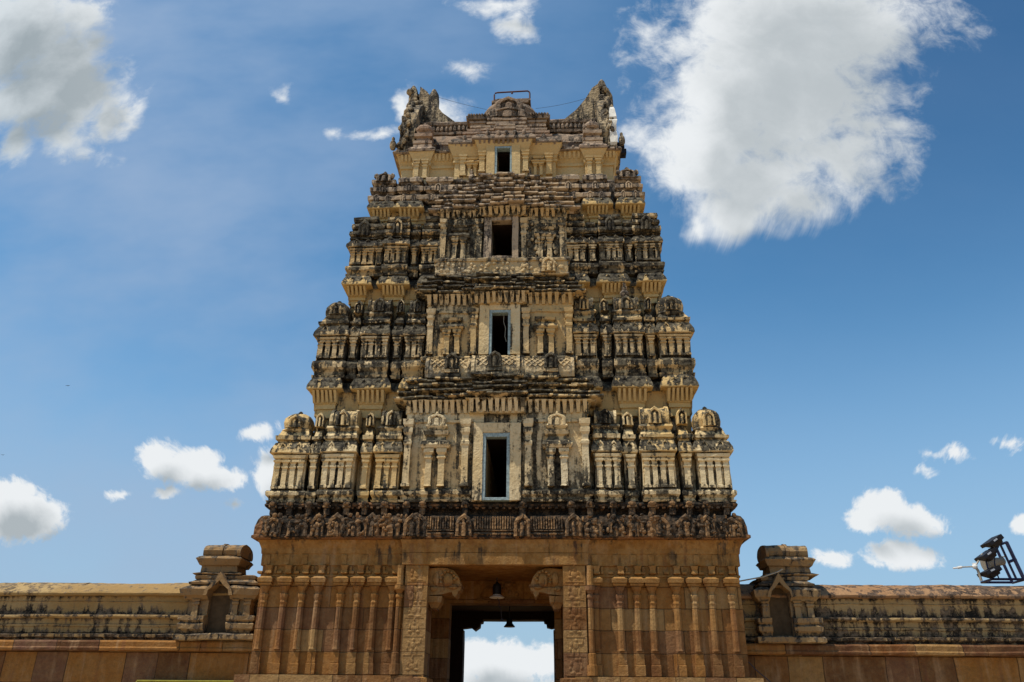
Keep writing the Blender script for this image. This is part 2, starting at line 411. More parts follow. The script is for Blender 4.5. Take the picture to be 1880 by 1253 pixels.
b = MB(.006)
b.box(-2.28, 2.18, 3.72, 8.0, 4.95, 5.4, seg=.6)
b.build('chamber_ceiling', 'inner_shade', tower)
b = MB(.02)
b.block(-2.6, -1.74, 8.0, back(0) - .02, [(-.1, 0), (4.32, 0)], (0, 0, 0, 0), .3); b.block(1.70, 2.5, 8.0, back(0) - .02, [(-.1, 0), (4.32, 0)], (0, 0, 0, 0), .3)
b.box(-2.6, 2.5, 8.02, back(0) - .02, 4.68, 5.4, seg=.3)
fp = b.build('far_portal', 'inner_shade', tower)
for sx, xw, wd in ((1, -2.3, 1.3), (-1, 2.3, .98)):
    c = MB(.012); o = [(0, 4.68), (wd, 4.675), (wd - .02, 4.58), (wd - .1, 4.56), (wd - .12, 4.42), (wd - .3, 4.28 if sx > 0 else 4.38), (wd - .45, 4.40), (wd - .8, 4.36), (0, 4.32)]
    pts = [(xw + sx * a, z) for a, z in o]
    if sx < 0: pts.reverse()
    c.poly(pts, 8.05, 8.65); c.build('portal_corbel', 'inner_shade', fp)
# the upper fill that carries the storeys over the passage
b = MB(0); b.box(-2.298, 2.198, 3.02, back(0) - .05, 5.46, 6.1, seg=1.); b.build('passage_roof', 'inner_shade', tower)

# --- big stone cornice with horseshoe carvings, and the dark post frieze on it
b = MB(.014)
b.block(-7.0, 7.0, 0, back(0), [(6.13, .2, .5), (6.135, .30, .6), (6.17, .36, .7), (6.24, .36, .7), (6.27, .31, .6), (6.5, .30, .7), (6.72, .25, .8), (6.84, .18, .9), (6.88, .10, .9)], (1, 1, 1, 1), .2)
cor = b.build('stone_cornice', 'cornice', tower)
b = MB(.012)
b.block(-6.95, 6.95, .05, back(.05), [(6.882, .0, .9), (7.0, .02, 1.), (7.1, .08, .9), (7.14, .18, .8), (7.2, .2, .7), (7.27, .16, .8)], (1, 1, 1, 1), .2)
for i in range(70):
    x = -6.9 + i * .2; b.box(x, x + .1, -.17, .0, 7.06, 7.13, .7, .15)
fr = b.build('post_frieze', 'cornice', tower)
x = -6.98; i = 0
while x < 7.0:
    cen = -2.4 < x < 2.2
    if not cen:
        w = rnd(.38, .72)
        g = MB(.016); g.shoe(x + w / 2, -.33, 6.2, w, rnd(.5, .72), .06, .5)
        for q in range(16): g.lump((x + rnd(-.02, w + .02), -.36, 6.22 + rnd(0, .62)), rnd(.04, .09), .06, rnd(.04, .09), .5)
        g.build('horseshoe_carving', 'relief', cor)
        x += w + rnd(.0, .2)
    else:
        x += .45
for x0, x1 in ((-2.2, -1.3), (-.72, .5), (.95, 1.95)):      # ribbed panels above the door
    g = MB(.006); g.box(x0, x1, -.36, -.2, 6.36, 6.40, .6); g.box(x0, x1, -.38, -.2, 6.25, 6.31, .6)
    x = x0 + .02
    while x < x1 - .04: g.box(x, x + .045, -.35, -.2, 6.42, 6.8, .35, .2, .008); x += .075
    g.build('ribbed_panel', 'relief', cor)
for cx in (-2.55, -1.0, .72, 2.25):
    g = MB(.016); g.shoe(cx, -.36, 6.2, .5, .68, .08, .4)
    for q in range(9): g.lump((cx + rnd(-.22, .22), -.38, 6.24 + rnd(0, .55)), .06, .06, .07, .4)
    g.build('horseshoe_carving', 'relief', cor)
for i, x in enumerate((-6.85, -6.35, -5.75, -5.2, -4.6, -4.05, -3.45, -2.78, -2.3, -1.0, .72, 2.2, 2.75, 3.45, 4.0, 4.6, 5.2, 5.7, 6.2, 6.8)):
    g = MB(.012); s = rnd(.9, 1.15)
    g.box(x - .08 * s, x + .08 * s, -.24, .1, 6.86, 7.08, .6, .12); g.box(x - .12 * s, x + .12 * s, -.27, .1, 7.08, 7.16, .5, .12)
    g.box(x - .10 * s, x + .10 * s, -.26, .1, 7.165, 7.25, .5, .12); g.lump((x, -.26, 7.2), .1, .07, .08, .5)
    g.build('frieze_post', 'relief', fr)

# --- turrets (miniature pavilions that line the edge of each storey)
def rotx(side):
    """local frame of a turret row: front is -y; side -1 / +1 turns it to face -x / +x"""
    return None
def pil(par, mat, x, Y, w, z0, z1, amp, xf):
    b = MB(amp * .5, xf); h = z1 - z0; d = w * .7
    b.block(x - w / 2, x + w / 2, Y - d, Y + .12, [(z0, .03, .7), (z0 + .07, .03, .7), (z0 + .09, 0, .45), (z0 + .3 * h, 0, .35), (z0 + .60 * h, 0, .2), (z0 + .62 * h, .025, .3), (z0 + .66 * h, .03, .5), (z0 + .68 * h, 0, .2), (z0 + .76 * h, .0, .2), (z0 + .80 * h, .045, .4), (z0 + .86 * h, .05, .6), (z0 + .875 * h, .01, .2), (z0 + .92 * h, .06, .3), (z1, .07, .3)], (1, 1, 1, 0), w * .8)
    b.build('pilaster', mat, par)
def dome(b, cx, cy, z0, h, r, sides=14, sq=3.):
    b.lathe(cx, cy, [(z0, r * .62, .5), (z0 + .04 * h, r * .7, .6), (z0 + .06 * h, r * .95, .7), (z0 + .16 * h, r * 1.06, .8), (z0 + .22 * h, r * 1.0, .9), (z0 + .25 * h, r * .9, .6), (z0 + .30 * h, r * .93, .8), (z0 + .5 * h, r * 1.0, .8), (z0 + .68 * h, r * .94, .9), (z0 + .82 * h, r * .78, .9), (z0 + .92 * h, r * .55, 1.), (z0 + .98 * h, r * .3, 1.), (z0 + h, r * .12, 1.)], sides, sq, math.pi / sides)
def turret(name, kind, x0, x1, T, xf=None, depth=.95):
    a = T['amp']; Y = T['Y']; cx = (x0 + x1) / 2; w = x1 - x0; mat = T['mat']
    proud = {'corner': .0, 'oblong': .05, 'slim': -.05, 'half': .0}[kind]
    if kind == 'slim': x0 += w * .1; x1 -= w * .1; w *= .8
    Y = Y - proud; yb = Y + depth
    z0, zb, zw, ze, zn, zr = (T[q] for q in ('z0', 'zb', 'zw', 'ze', 'zn', 'zr'))
    o = .16 if kind != 'slim' else .12
    zr += rnd(-.07, .07); zn += rnd(-.03, .03); Y += rnd(-.03, .03); x0 += rnd(-.02, .02); x1 += rnd(-.02, .02); a *= rnd(.8, 1.35)
    b = MB(a, xf)
    sd = (.7, .7, 1, 1) if kind == 'corner' else (.4, .4, 1, 0)
    pr = plinth(z0, zb - z0, o) + [(zw - .12, 0, .2), (zw - .10, .05, .3), (zw - .01, .08, .2)]
    pr += [(q[0], q[1], q[2]) for q in kapota(zw, (ze - zw) * .95, o + .04)]
    pr += [(ze, -.02, .6), (ze + .05, -.02, .5), (ze + .07, .08, .7), (zn - .12, .09, .9), (zn - .1, .0, .6), (zn, -.05, .6), (zn + .1, -.1, .6)]
    b.block(x0, x1, Y, yb, pr, sd, .15)
    # little teeth and horseshoes on the eave
    n = max(1, round(w / .42))
    for i in range(n):
        xx = x0 + w * (i + .5) / n
        b.shoe(xx, Y - o * .72, zw + .05, .2, (ze - zw) * .8, .04, .8)
    t = b.build(name, mat, tower)
    np_ = {'corner': 4, 'oblong': 4, 'slim': 1, 'half': 3}[kind]
    pw = min(.2, w / np_ * .62)
    for i in range(np_):
        px = x0 + w * (i + .5) / np_ if np_ > 1 else cx
        pil(t, mat, px, Y, pw if np_ > 1 else w * .55, zb, zw - .05, a, xf)
    # small gap panels between the middle pilasters
    r = MB(a, xf)
    h = zr - zn; yc = Y + depth * .5
    if T['roof'] == 'dome':
        if kind == 'corner':
            dome(r, cx, yc, zn, h, w * .47)
            r.shoe(cx, yc - w * .47, zn + .22 * h, w * .42, h * .56, .07, .8)
            r.lathe(cx, yc, [(zr - .03, .1, 1.), (zr + .02, .06, 1.), (zr + .05, .08, 1.), (zr + .1, .02, 1.)], 8)
        elif kind == 'slim':
            dome(r, cx, yc - .1, zn, h * .42, w * .5, 10)
            r.shoe(cx, yc - .32, zn + .3 * h, w * 1.05, h * .58, .12, .8)
        else:
            r.block(x0 + .04, x1 - .04, Y + .1, yb - .05, [(zn, -.06, .5), (zn + .1 * h, .02, .7), (zn + .2 * h, .09, .8), (zn + .28 * h, .06, .9), (zn + .3 * h, -.02, .6), (zn + .34 * h, -.02, .6)], (1, 1, 1, 0), .15)
            r.barrel(x0 + .05, x1 - .05, yc, zn + .33 * h, depth * .42, h * .66, .75)
            r.shoe(cx, yc - depth * .44, zn + .3 * h, min(.42, w * .45), h * .62, .08, .85)
    else:
        nl = T.get('layers', 4); zz = zn - .05
        for i in range(nl):
            hh = (zr - zn) / nl; q = .05 * i
            if kind == 'slim' and i == nl - 1: break
            r.block(x0 + q * .6, x1 - q * .6, Y + q, yb, [(zz, -.05, .5), (zz + .12 * hh, .08, .6), (zz + .35 * hh, .13, .8), (zz + .75 * hh, .11, .9), (zz + .86 * hh, .02, .9), (zz + hh, -.05, .8)], sd, .15)
            zz += hh
        if kind in ('corner', 'oblong'):
            r.shoe(cx, Y - .1, zn, w * .45, (zr - zn) * .7, .07, .8)
    r.build('turret_roof', mat, t)
    return t

T1 = dict(Y=-.05, z0=7.27, zb=7.70, zw=8.80, ze=9.22, zn=9.52, zr=10.38, amp=.018, mat='t1', roof='dome', hw=7.03)
T2 = dict(Y=.5, z0=11.56, zb=12.30, zw=13.10, ze=13.55, zn=13.83, zr=14.70, amp=.030, mat='t2', roof='dome', hw=6.28)
T3 = dict(Y=1.0, z0=15.72, zb=16.22, zw=16.92, ze=17.28, zn=17.45, zr=18.40, amp=.036, mat='t3', roof='stack', layers=3, hw=5.62)
ROWS = [
 (T1, [('corner', -7.05, -6.06), ('slim', -5.95, -5.62), ('oblong', -5.5, -4.52), ('slim', -4.34, -4.0), ('half', -3.85, -3.12),
       ('half', 2.92, 3.74), ('slim', 3.84, 4.25), ('oblong', 4.4, 5.37), ('slim', 5.54, 5.95), ('corner', 6.08, 7.04)]),
 (T2, [('corner', -6.3, -5.34), ('slim', -5.24, -4.88), ('oblong', -4.76, -3.85), ('slim', -3.74, -3.4), ('half', -3.27, -2.64),
       ('half', 2.45, 3.18), ('slim', 3.36, 3.7), ('oblong', 3.82, 4.72), ('slim', 4.86, 5.16), ('corner', 5.28, 6.3)]),
 (T3, [('corner', -5.65, -4.75), ('slim', -4.69, -4.42), ('oblong', -4.32, -3.52), ('slim', -3.42, -3.12), ('half', -3.0, -2.37),
       ('half', 2.29, 2.95), ('slim', 3.02, 3.40), ('oblong', 3.47, 4.26), ('slim', 4.32, 4.66), ('corner', 4.74, 5.62)]),
]
NAMES = {'corner': 'corner_turret', 'oblong': 'oblong_turret', 'slim': 'slim_turret', 'half': 'half_turret'}
for T, row in ROWS:
    for kind, x0, x1 in row: turret(NAMES[kind], kind, x0, x1, T)
    # flanks: an oblong and two slim turrets between the corners, plus the rear corners
    for sgn in (-1, 1):
        R = Matrix.Rotation(math.radians(90 * sgn), 4, 'Z')
        Tl = dict(T); Tl['Y'] = -T['hw']
        span = back(T['Y']) - T['Y']
        for kind, f0, f1 in (('slim', .21, .27), ('oblong', .33, .46), ('oblong', .54, .67), ('slim', .73, .79), ('corner', .87, 1.0)):
            a0, a1 = T['Y'] + span * f0, T['Y'] + span * f1
            if sgn > 0: l0, l1 = a0, a1
            else: l0, l1 = -a1, -a0
            turret(NAMES[kind], kind, l0, l1, Tl, R)

# --- storey cores: recess behind the turrets, then set-back wall with flared teeth and eave
def core(name, mat, hw, Y, prof, amp, gap=(-.42, .26), zg=None, fills=()):
    b = MB(amp)
    b.block(-hw, gap[0], Y, back(Y), prof, (1, 0, 1, 1), .22); b.block(gap[1], hw, Y, back(Y), prof, (0, 1, 1, 1), .22)
    o = b.build(name, mat, tower)
    f = MB(0)
    for z0, z1, yy in fills: f.box(gap[0] - .1, gap[1] + .1, yy, back(yy), z0, z1, seg=2.)
    f.box(gap[0] - .1, gap[1] + .1, back(Y) - .5, back(Y) - .3, prof[0][0], prof[-1][0], seg=2.)
    f.build('storey_fill', 'inner_shade', o)
    return o
def teeth(b, x0, x1, y, z0, z1, step=.2, w=.08, d=.1, flare=.12):
    n = max(2, round((x1 - x0) / step))
    for i in range(n):
        c = x0 + (x1 - x0) * (i + .5) / n
        b.block(c - w / 2, c + w / 2, y - .02, y + .3, [(z0, 0, .3), (z0 + .3 * (z1 - z0), .05, .3), (z1, flare, .5)], (.1, .1, 1, 0), .3)
def eaves(mat, Y, xs, zl, z0, z1, hw, amp, dep=.35):
    """one eave block per turret above: throat, teeth and curved drip mould"""
    for x0, x1 in xs:
        b = MB(amp); h = z1 - z0; t = z0 - zl
        b.block(x0 + .2, x1 - .2, Y + dep - .05, Y + 1.4, [(zl, .0, .4), (zl + .3 * t, .0, .25), (zl + .33 * t, .06, .3), (zl + .5 * t, .06, .2), (zl + .52 * t, .1, .2), (z0 - .03, dep - .2, .1), (z0, dep - .1, .2), (z0 + .01, dep + .03, .4), (z0 + .08 * h, dep + .05, .8), (z0 + .3 * h, dep + .03, .95), (z0 + .7 * h, dep - .06, 1.), (z0 + .95 * h, dep - .16, 1.), (z1, dep - .24, 1.)], (.8, .8, 1, 0), .15)
        n = max(2, round((x1 - x0) / .17))
        for i in range(n):
            c = x0 + .06 + (x1 - x0 - .12) * (i + .5) / n
            b.block(c - .04, c + .04, Y + dep - .2, Y + dep + .2, [(zl + .55 * t, 0, .2), (z0 - .02, dep - .13, .2)], (0, 0, 1, 0), .3)
        if mat == 'harmya':
            for c in (x0 + .3 * (x1 - x0), x0 + .7 * (x1 - x0)): b.shoe(c, Y - .01, z0 + .12 * h, .2, h * .6, .04, 1.)
        b.build('eave_block', mat, tower)

core('storey', 't1', 6.6, .42, [(7.27, 0, .3), (8.8, 0, .2), (9.2, 0, .3), (9.5, .05, .7), (9.6, 0, .9)], .012, fills=((7.2, 7.32, -.1), (9.35, 9.62, -.1)))
core('storey', 'recess', 6.15, .72, [(9.62, 0, .5), (10.3, 0, .35), (10.33, .05, .3), (10.5, .05, .25), (10.52, .07, .25), (11.02, .1, .2), (11.08, .12, .35), (11.1, .17, .7), (11.22, .18, .95), (11.36, .12, 1.), (11.46, .08, 1.)], .02, fills=((9.6, 11.5, .5),))
core('storey', 't2', 5.9, .92, [(11.46, 0, .8), (12.3, 0, .5), (13.1, 0, .25), (13.5, .02, .35), (13.85, .05, .9)], .02, (-.4, .26), fills=((11.46, 12.30, .4), (13.9, 14.0, .4)))
core('storey', 'recess', 5.5, 1.2, [(13.9, 0, .7), (14.7, 0, .4), (14.72, .06, .35), (14.85, .06, .3), (14.87, .08, .3), (15.2, .1, .2), (15.24, .12, .4), (15.26, .17, .7), (15.38, .18, .95), (15.55, .12, 1.), (15.66, .06, 1.)], .024, fills=((13.95, 15.7, 1.0),))
core('storey', 't3', 5.25, 1.4, [(15.66, 0, .8), (16.22, 0, .6), (16.92, 0, .35), (17.3, .0, .4), (17.5, .05, .9)], .025, (-.45, .29), fills=((15.66, 16.40, .9), (17.9, 18.0, .9)))
core('storey', 'recess', 4.95, 1.62, [(17.5, 0, .8), (18.3, 0, .4), (18.32, .05, .3), (18.45, .05, .3), (18.47, .08, .3), (18.74, .1, .2), (18.78, .12, .4), (18.8, .17, .8), (18.95, .16, .95), (19.15, .06, 1.)], .024, fills=((18.0, 19.2, 1.3),))
core('storey', 't4', 4.85, 1.75, [(19.15, 0, .8), (20.3, 0, .9), (20.4, -.1, .9)], .025, fills=((19.15, 20.5, 1.7),))
core('storey', 'top', 4.25, 2.2, [(20.35, .04, .8), (20.6, .05, .5), (20.62, 0, .3), (21.3, 0, .25), (21.32, .06, .25), (21.42, .06, .25), (21.44, 0, .2), (21.5, .0, .2), (21.62, .1, .2), (21.84, .18, .15), (21.87, .2, .3), (21.88, .28, .6), (21.97, .3, .95), (22.1, .2, 1.), (22.2, .08, 1.)], .016, (-.36, .18), fills=((20.35, 20.52, 1.9), (21.75, 22.2, 1.9)))
eaves('harmya', .30, [(-6.3, -5.35), (-4.85, -3.75), (-3.25, -2.62), (2.45, 3.2), (3.72, 4.82), (5.3, 6.3)], 10.25, 11.1, 11.62, 6.2, .022)
eaves('harmya', .8, [(-5.65, -4.8), (-4.4, -3.45), (-2.95, -2.4), (2.3, 2.95), (3.4, 4.35), (4.8, 5.62)], 14.6, 15.25, 15.76, 5.5, .026)
eaves('harmya', 1.26, [(-5.12, -4.3), (-4.1, -3.2), (3.0, 3.95), (4.28, 5.14)], 18.25, 18.8, 19.28, 5., .024)

# --- fourth storey: stacked mouldings instead of walled turrets
def stack_turret(x0, x1, Y, z0, z1, n, corner, mat, amp=.028):
    b = MB(amp); h = (z1 - z0) / n; sd = (1, 1, 1, 1) if corner else (1, 1, 1, 0)
    for i in range(n):
        q = .04 * i; z = z0 + h * i
        b.block(x0 + q, x1 - q, Y + q * 1.6, Y + 1.1, [(z, -.06, .5), (z + .08 * h, .0, .4), (z + .22 * h, .04, .45), (z + .26 * h, .11, .6), (z + .6 * h, .12, .7), (z + .72 * h, .08, .95), (z + .84 * h, -.02, .9), (z + h, -.05, .7)], sd, .16)
    t = b.build('corner_turret' if corner else 'stacked_turret', mat, tower)
    r = MB(amp); cx = (x0 + x1) / 2; w = x1 - x0
    if corner:
        r.shoe(cx, Y + .06, z1 - .25, w * .7, .4, .12, .8); r.lump((cx, Y + .1, z1 + .16), .09, .09, .12, .9)
        for dx in (-.36, .36): r.lump((cx + dx * w, Y + .05, z1 + .02), .1, .1, .12, .9)
    for dx in (-.25, .25): r.shoe(cx + dx * w, Y - .08, z0 + .05, .2, .32, .05, .8)
    r.shoe(cx, Y - .1, z0 + h * 1.05, .26, h * .8, .05, .8)
    r.build('crest', mat, t)
for x0, x1, c, n in ((-5.19, -4.32, True, 3), (-4.16, -3.26, False, 3), (-3.08, -2.1, False, 3), (1.98, 2.82, False, 3), (3.0, 3.88, False, 3), (4.24, 5.18, True, 3)):
    stack_turret(x0, x1, 1.47, 19.2, 20.48 if c else 20.55, n, c, 't4')
for sgn in (-1, 1):
    for a in (3.2, 4.8, 6.4):
        b = MB(.028)
        for i in range(3):
            z = 19.2 + .42 * i; x0, x1 = (-5.15, -4.3) if sgn < 0 else (4.3, 5.15)
            b.block(x0, x1, a, a + .95, [(z, -.06, .5), (z + .1, .04, .5), (z + .12, .11, .6), (z + .28, .1, .9), (z + .42, -.05, .7)], (1, 1, 1, 1), .2)
        b.build('stacked_turret', 't4', tower)

# --- centre bays with the four windows
def window(x0, x1, z0, z1, Y, fx0, fx1, fz0, fz1, sx0, sx1, sz0, sz1, mat, framed=True, deep=.7):
    """a real opening: blue timber frame inside a plaster surround"""
    w = MB(.012)
    w.box(sx0, fx0, Y - .12, Y + deep, sz0, sz1, .35, .2); w.box(fx1, sx1, Y - .12, Y + deep, sz0, sz1, .35, .2)
    w.box(fx0 + .002, fx1 - .002, Y - .117, Y + .2, fz1, sz1 - .003, .4, .2)
    if fz0 - sz0 > .03: w.box(fx0 + .002, fx1 - .002, Y - .117, Y + deep, sz0, fz0, .7, .2)
    o = w.build('window', mat, tower)
    k_ = MB(0); k_.box(fx0 + .002, fx1 - .002, Y + .21, Y + deep + .3, fz1 - .01, sz1 - .003, seg=1.); k_.box(fx0 - .02, x0 - .02, Y + .21, Y + deep + .6, fz0, fz1, seg=1.); k_.box(x1 + .02, fx1 + .02, Y + .21, Y + deep + .6, fz0, fz1, seg=1.)
    k_.build('dark_reveal', 'inner_shade', o)  # blackened liner, the window's inner shade is in its colour
    f = MB(.003)
    yf0, yf1 = Y - .10, Y + .16
    if framed:
        f.box(fx0 + .003, x0, yf0, yf1, fz0, fz1 - .002, seg=.5, ch=.008); f.box(x1, fx1 - .003, yf0, yf1, fz0, fz1 - .002, seg=.5, ch=.008)
        f.box(x0, x1, yf0 + .003, yf1, z1, fz1 - .002, seg=.5, ch=.008)
        if z0 - fz0 > .02: f.box(x0, x1, yf0 + .003, yf1, fz0, z0, seg=.5, ch=.008)
        f.build('window_frame', 'blue', o)
    return o
def niche(par, cx, Y, w, z0, z1, mat, amp, crest=True, shaft=True):
    """miniature shrine front: paired pilasters, eave, pot and crest"""
    h = z1 - z0; b = MB(amp)
    zs = z0 + .50 * h
    if shaft:
        for dx in (-.27, .27):
            x = cx + dx * w
            b.block(x - .13 * w, x + .13 * w, Y - .13, Y + .1, [(z0, .02, .5), (z0 + .05, 0, .3), (z0 + .36 * h, 0, .2), (z0 + .38 * h, .04, .4), (z0 + .42 * h, .0, .2), (z0 + .45 * h, .06, .4), (zs, .06, .3)], (1, 1, 1, 0), .12)
    b.block(cx - w / 2, cx + w / 2, Y - .14, Y + .1, [(zs, -.06, .3), (zs + .02, .05, .4), (zs + .05 * h, .1, .8), (zs + .10 * h, .06, .9), (zs + .13 * h, -.06, .6), (zs + .18 * h, -.08, .4), (zs + .20 * h, .0, .5), (zs + .25 * h, .03, .7), (zs + .27 * h, -.06, .5)], (1, 1, 1, 0), .12)
    zc = zs + .27 * h
    if crest:
        b.block(cx - w * .4, cx + w * .4, Y - .12, Y + .1, [(zc, -.05, .3), (zc + .05 * h, .04, .4), (zc + .08 * h, .0, .3), (zc + .10 * h, -.02, .3)], (1, 1, 1, 0), .12)
        b.shoe(cx, Y - .1, zc + .06 * h, w * .78, h * .17, .06, .5)
        b.lump((cx, Y - .1, z0 + h), .05, .05, .07, .4)
    b.build('shrine_niche', mat, par)
def ledges(par, name, x0, x1, Y, z0, z1, n, back_step, mat, amp, wide=.0, cen=.95):
    """stack of broken drip ledges, middle part standing forward"""
    h = (z1 - z0) / n
    m = 11; col_ = [(q + (rnd(-.28, .28) if 0 < q < m else 0)) / m for q in range(m + 1)]; pj = [rnd(-.07, .07) for q in range(m)]
    for i in range(n):
        b = MB(amp); z = z0 + h * i; y = Y + back_step * i; e = wide * (1 - i / n)
        cuts = [x0 - e + (x1 - x0 + 2 * e) * min(1, max(0, q + (rnd(-.012, .012) if 0 < q < 1 else 0))) for q in col_]
        for ci, (c0, c1) in enumerate(zip(cuts, cuts[1:])):
            cm = ((c0 + c1) / 2 - x0) / (x1 - x0)
            p = (.42 if .4 < cm < .6 else .28 if .3 < cm < .7 else .16 if .17 < cm < .83 else .03) + pj[ci] + rnd(-.03, .03)
            dz = rnd(-.04, .03); hh = h * rnd(.85, 1.1); f = rnd(.6, 1.4)
            b.block(c0 + rnd(.0, .02), c1 - rnd(.0, .02), y - p, y + 1.1, [(z + dz, -.14, .3), (z + dz + .3 * hh, -.10, .3), (z + dz + .36 * hh, .05 * f, .55), (z + dz + .5 * hh, .1 * f, .75), (z + dz + .74 * hh, .085 * f, .85), (z + dz + .84 * hh, -.02, .9), (z + dz + hh, -.08, .8)], (1, 1, 1, 0), .13)
        b.build(name, mat, par)
def centre(x0, x1, Y, z0, zb, zt, op, mat, amp, dent, ydeep=.8):
    ox0, ox1 = op
    b = MB(amp)
    for a0, a1, sd in ((x0, ox0, (1, 0, 1, 0)), (ox1, x1, (0, 1, 1, 0))):
        b.block(a0, a1, Y, Y + ydeep, plinth(z0, zb - z0, .14) + [(zt - .3, 0, .25), (zt - .28, .05, .3), (zt - .2, .05, .4), (zt - .18, .0, .3), (zt, .0, .3)], sd, .17)
    # flared teeth below the ledges, forward over the window
    for a0, a1, yy in ((x0 - .05, -1.0, Y), (-.98, .84, Y - .18), (.86, x1 + .05, Y)):
        b.block(a0, a1, yy, yy + ydeep, [(zt, .0, .3), (dent - .04, .03, .25), (dent - .03, .16, .3), (dent, .2, .5)], (.5, .5, 1, 0), .2)
        teeth(b, a0, a1, yy - .03, zt + .02, dent - .02, .21, .10, .1, .2)
    if zb < 8: b.block(ox0 + .003, ox1 - .003, Y + .06, Y + ydeep, [(zt - .36, 0, .3), (zt - .01, 0, .3)], (0, 0, 0, 0), .2)
    return b.build('centre_bay', mat, tower)

# first storey
c = centre(-2.95, 2.75, -.14, 7.27, 7.70, 10.08, (-.505, .335), 'cen', .018, 10.5)
window(-.41, .24, 7.38, 9.28, -.2, -.505, .335, 7.29, 9.42, -.80, .68, 7.28, 9.75, 'cen')
for cx, m in ((-1.97, 'cen'), (1.8, 'cen')): niche(c, cx, -.2, .74, 7.72, 10.05, m, .012)
for x in (-2.85, -1.05, .9, 2.66): pil(c, 'cen', x, -.2, .2, 7.72, 9.85, .02, None)
ledges(tower, 'drip_ledge', -2.85, 2.7, -.22, 10.5, 11.45, 4, .12, 't2', .026, .5)
def carved_roof(x0, x1, Y, z0, h, parts, mat='carved'):
    for i, (a, bb, p) in enumerate(parts):
        b = MB(.012); ry = .42
        b.barrel(a, bb, Y - p + ry, z0, ry, h, .45, .13)
        # diamond lattice raised on the vault
        st = .19; n = int((bb - a) / st)
        for k in range(-4, n + 4):
            for dirn in (1, -1):
                pts = []
                for q in range(9):
                    t = math.radians(10 + 75 * q / 8); xx = a + .1 + k * st + dirn * q * .085
                    if a + .12 < xx < bb - .12: pts.append((xx, Y - p + ry - math.cos(t) * (ry + .01), z0 + (math.sin(t) + .42) * (h + .01) / 1.42))
                if len(pts) > 2: b.tube(pts, .022, 4, .35)
        cx = (a + bb) / 2 + (.12 if i != 1 else -.02)
        o = b.build('carved_vault', mat, tower)
        g = MB(.016); g.box(cx - .24, cx + .24, Y - p - .1, Y - p + .2, z0 + .12, z0 + .25, .2, .15)
        g.box(cx - .3, cx + .3, Y - p - .08, Y - p + .2, z0 + .0, z0 + .1, .8, .15)
        g.shoe(cx, Y - p - .02, z0 + .26, .46, h * .72, .1, 1.)
        g.build('horseshoe_crest', 't3', o)
carved_roof(-2.5, 2.4, .1, 11.46, .82, ((-2.5, -.98, 0), (-.97, .62, .12), (.63, 2.4, 0)))
# second storey
c = centre(-2.55, 2.38, .35, 11.9, 12.32, 14.18, (-.43, .30), 't2', .026, 14.56)
window(-.34, .21, 12.31, 13.87, .35, -.43, .30, 12.31, 13.98, -.76, .62, 12.31, 14.2, 'cen')
for cx in (-1.68, 1.47): niche(c, cx, .35, .66, 12.33, 14.1, 't2', .02, cx > 5)
for x in (-2.42, -.95, .82, 2.26): pil(c, 't2', x, .35, .18, 12.33, 14.0, .03, None)
ledges(tower, 'drip_ledge', -2.5, 2.35, .30, 14.56, 15.44, 4, .11, 't3', .034, .45)
# carved parapet over the second storey
b = MB(.02)
b.block(-2.4, 2.3, .42, 1.3, [(15.42, .02, .5), (15.47, .04, .5), (15.5, 0, .35), (15.95, 0, .35), (15.97, .05, .7), (16.06, .07, .8), (16.12, .0, .8)], (1, 1, 1, 0), .13)
for i in range(60): b.lump((-2.35 + 4.6 * random.random(), .42, 15.55 + rnd(0, .36)), rnd(.06, .1), .05, rnd(.06, .1), .3)
o = b.build('carved_parapet', 'carved', tower)
g = MB(.016); g.shoe(1.6, .36, 15.5, .5, .6, .1, .2); g.lump((1.6, .34, 16.15), .06, .06, .1, .3)
for q in range(10): g.lump((1.6 + rnd(-.25, .25), .3, 15.55 + rnd(0, .4)), .07, .05, .07, .2)
g.build('horseshoe_crest', 'carved', o)
# third storey
c = centre(-2.35, 2.25, .85, 15.8, 16.22, 18.05, (-.47, .31), 't3', .034, 18.32)
window(-.45, .29, 16.43, 17.88, .85, -.46, .30, 16.4, 17.89, -.72, .52, 16.3, 18.1, 't4', False)
for cx in (-1.62, 1.5): niche(c, cx, .85, .6, 16.25, 18.0, 't3', .03, cx < 0)
for x in (-2.2, -.9, .72, 2.1): pil(c, 't3', x, .85, .17, 16.25, 17.95, .04, None)
g = MB(.03); g.box(.72, 2.08, .80, .9, 16.35, 17.92, .6)
for i in range(40): g.lump((rnd(.8, 2.0), .79, rnd(16.5, 17.8)), rnd(.06, .12), .08, rnd(.07, .15), .6)
g.build('plant_scroll_relief', 't3', c)
ledges(tower, 'drip_ledge', -2.3, 2.2, .85, 18.32, 19.42, 4, .12, 't4', .030, .5)
ledges(tower, 'drip_ledge', -2.05, 1.95, 1.4, 19.44, 20.42, 3, .12, 't4', .026, .35)
# scattered carved figures standing on the ledges
for x, y, z, s in ((.9, 1.2, 20.44, 1.1), (-1.35, 1.2, 20.44, 1.), (-1.9, .75, 19.44, .9), (1.2, .7, 19.44, .9), (-4.6, .25, 14.0, 1.), (4.25, .25, 14.68, 1.2)):
    b = MB(.02); y += .2
    b.lump((x, y + .3, z + .1 * s), .13 * s, .1 * s, .13 * s, .8); b.lump((x, y + .3, z + .28 * s), .08 * s, .07 * s, .1 * s, .8); b.lump((x, y + .3, z + .42 * s), .05 * s, .05 * s, .06 * s, .8)
    b.build('carved_figure', 't4', tower)
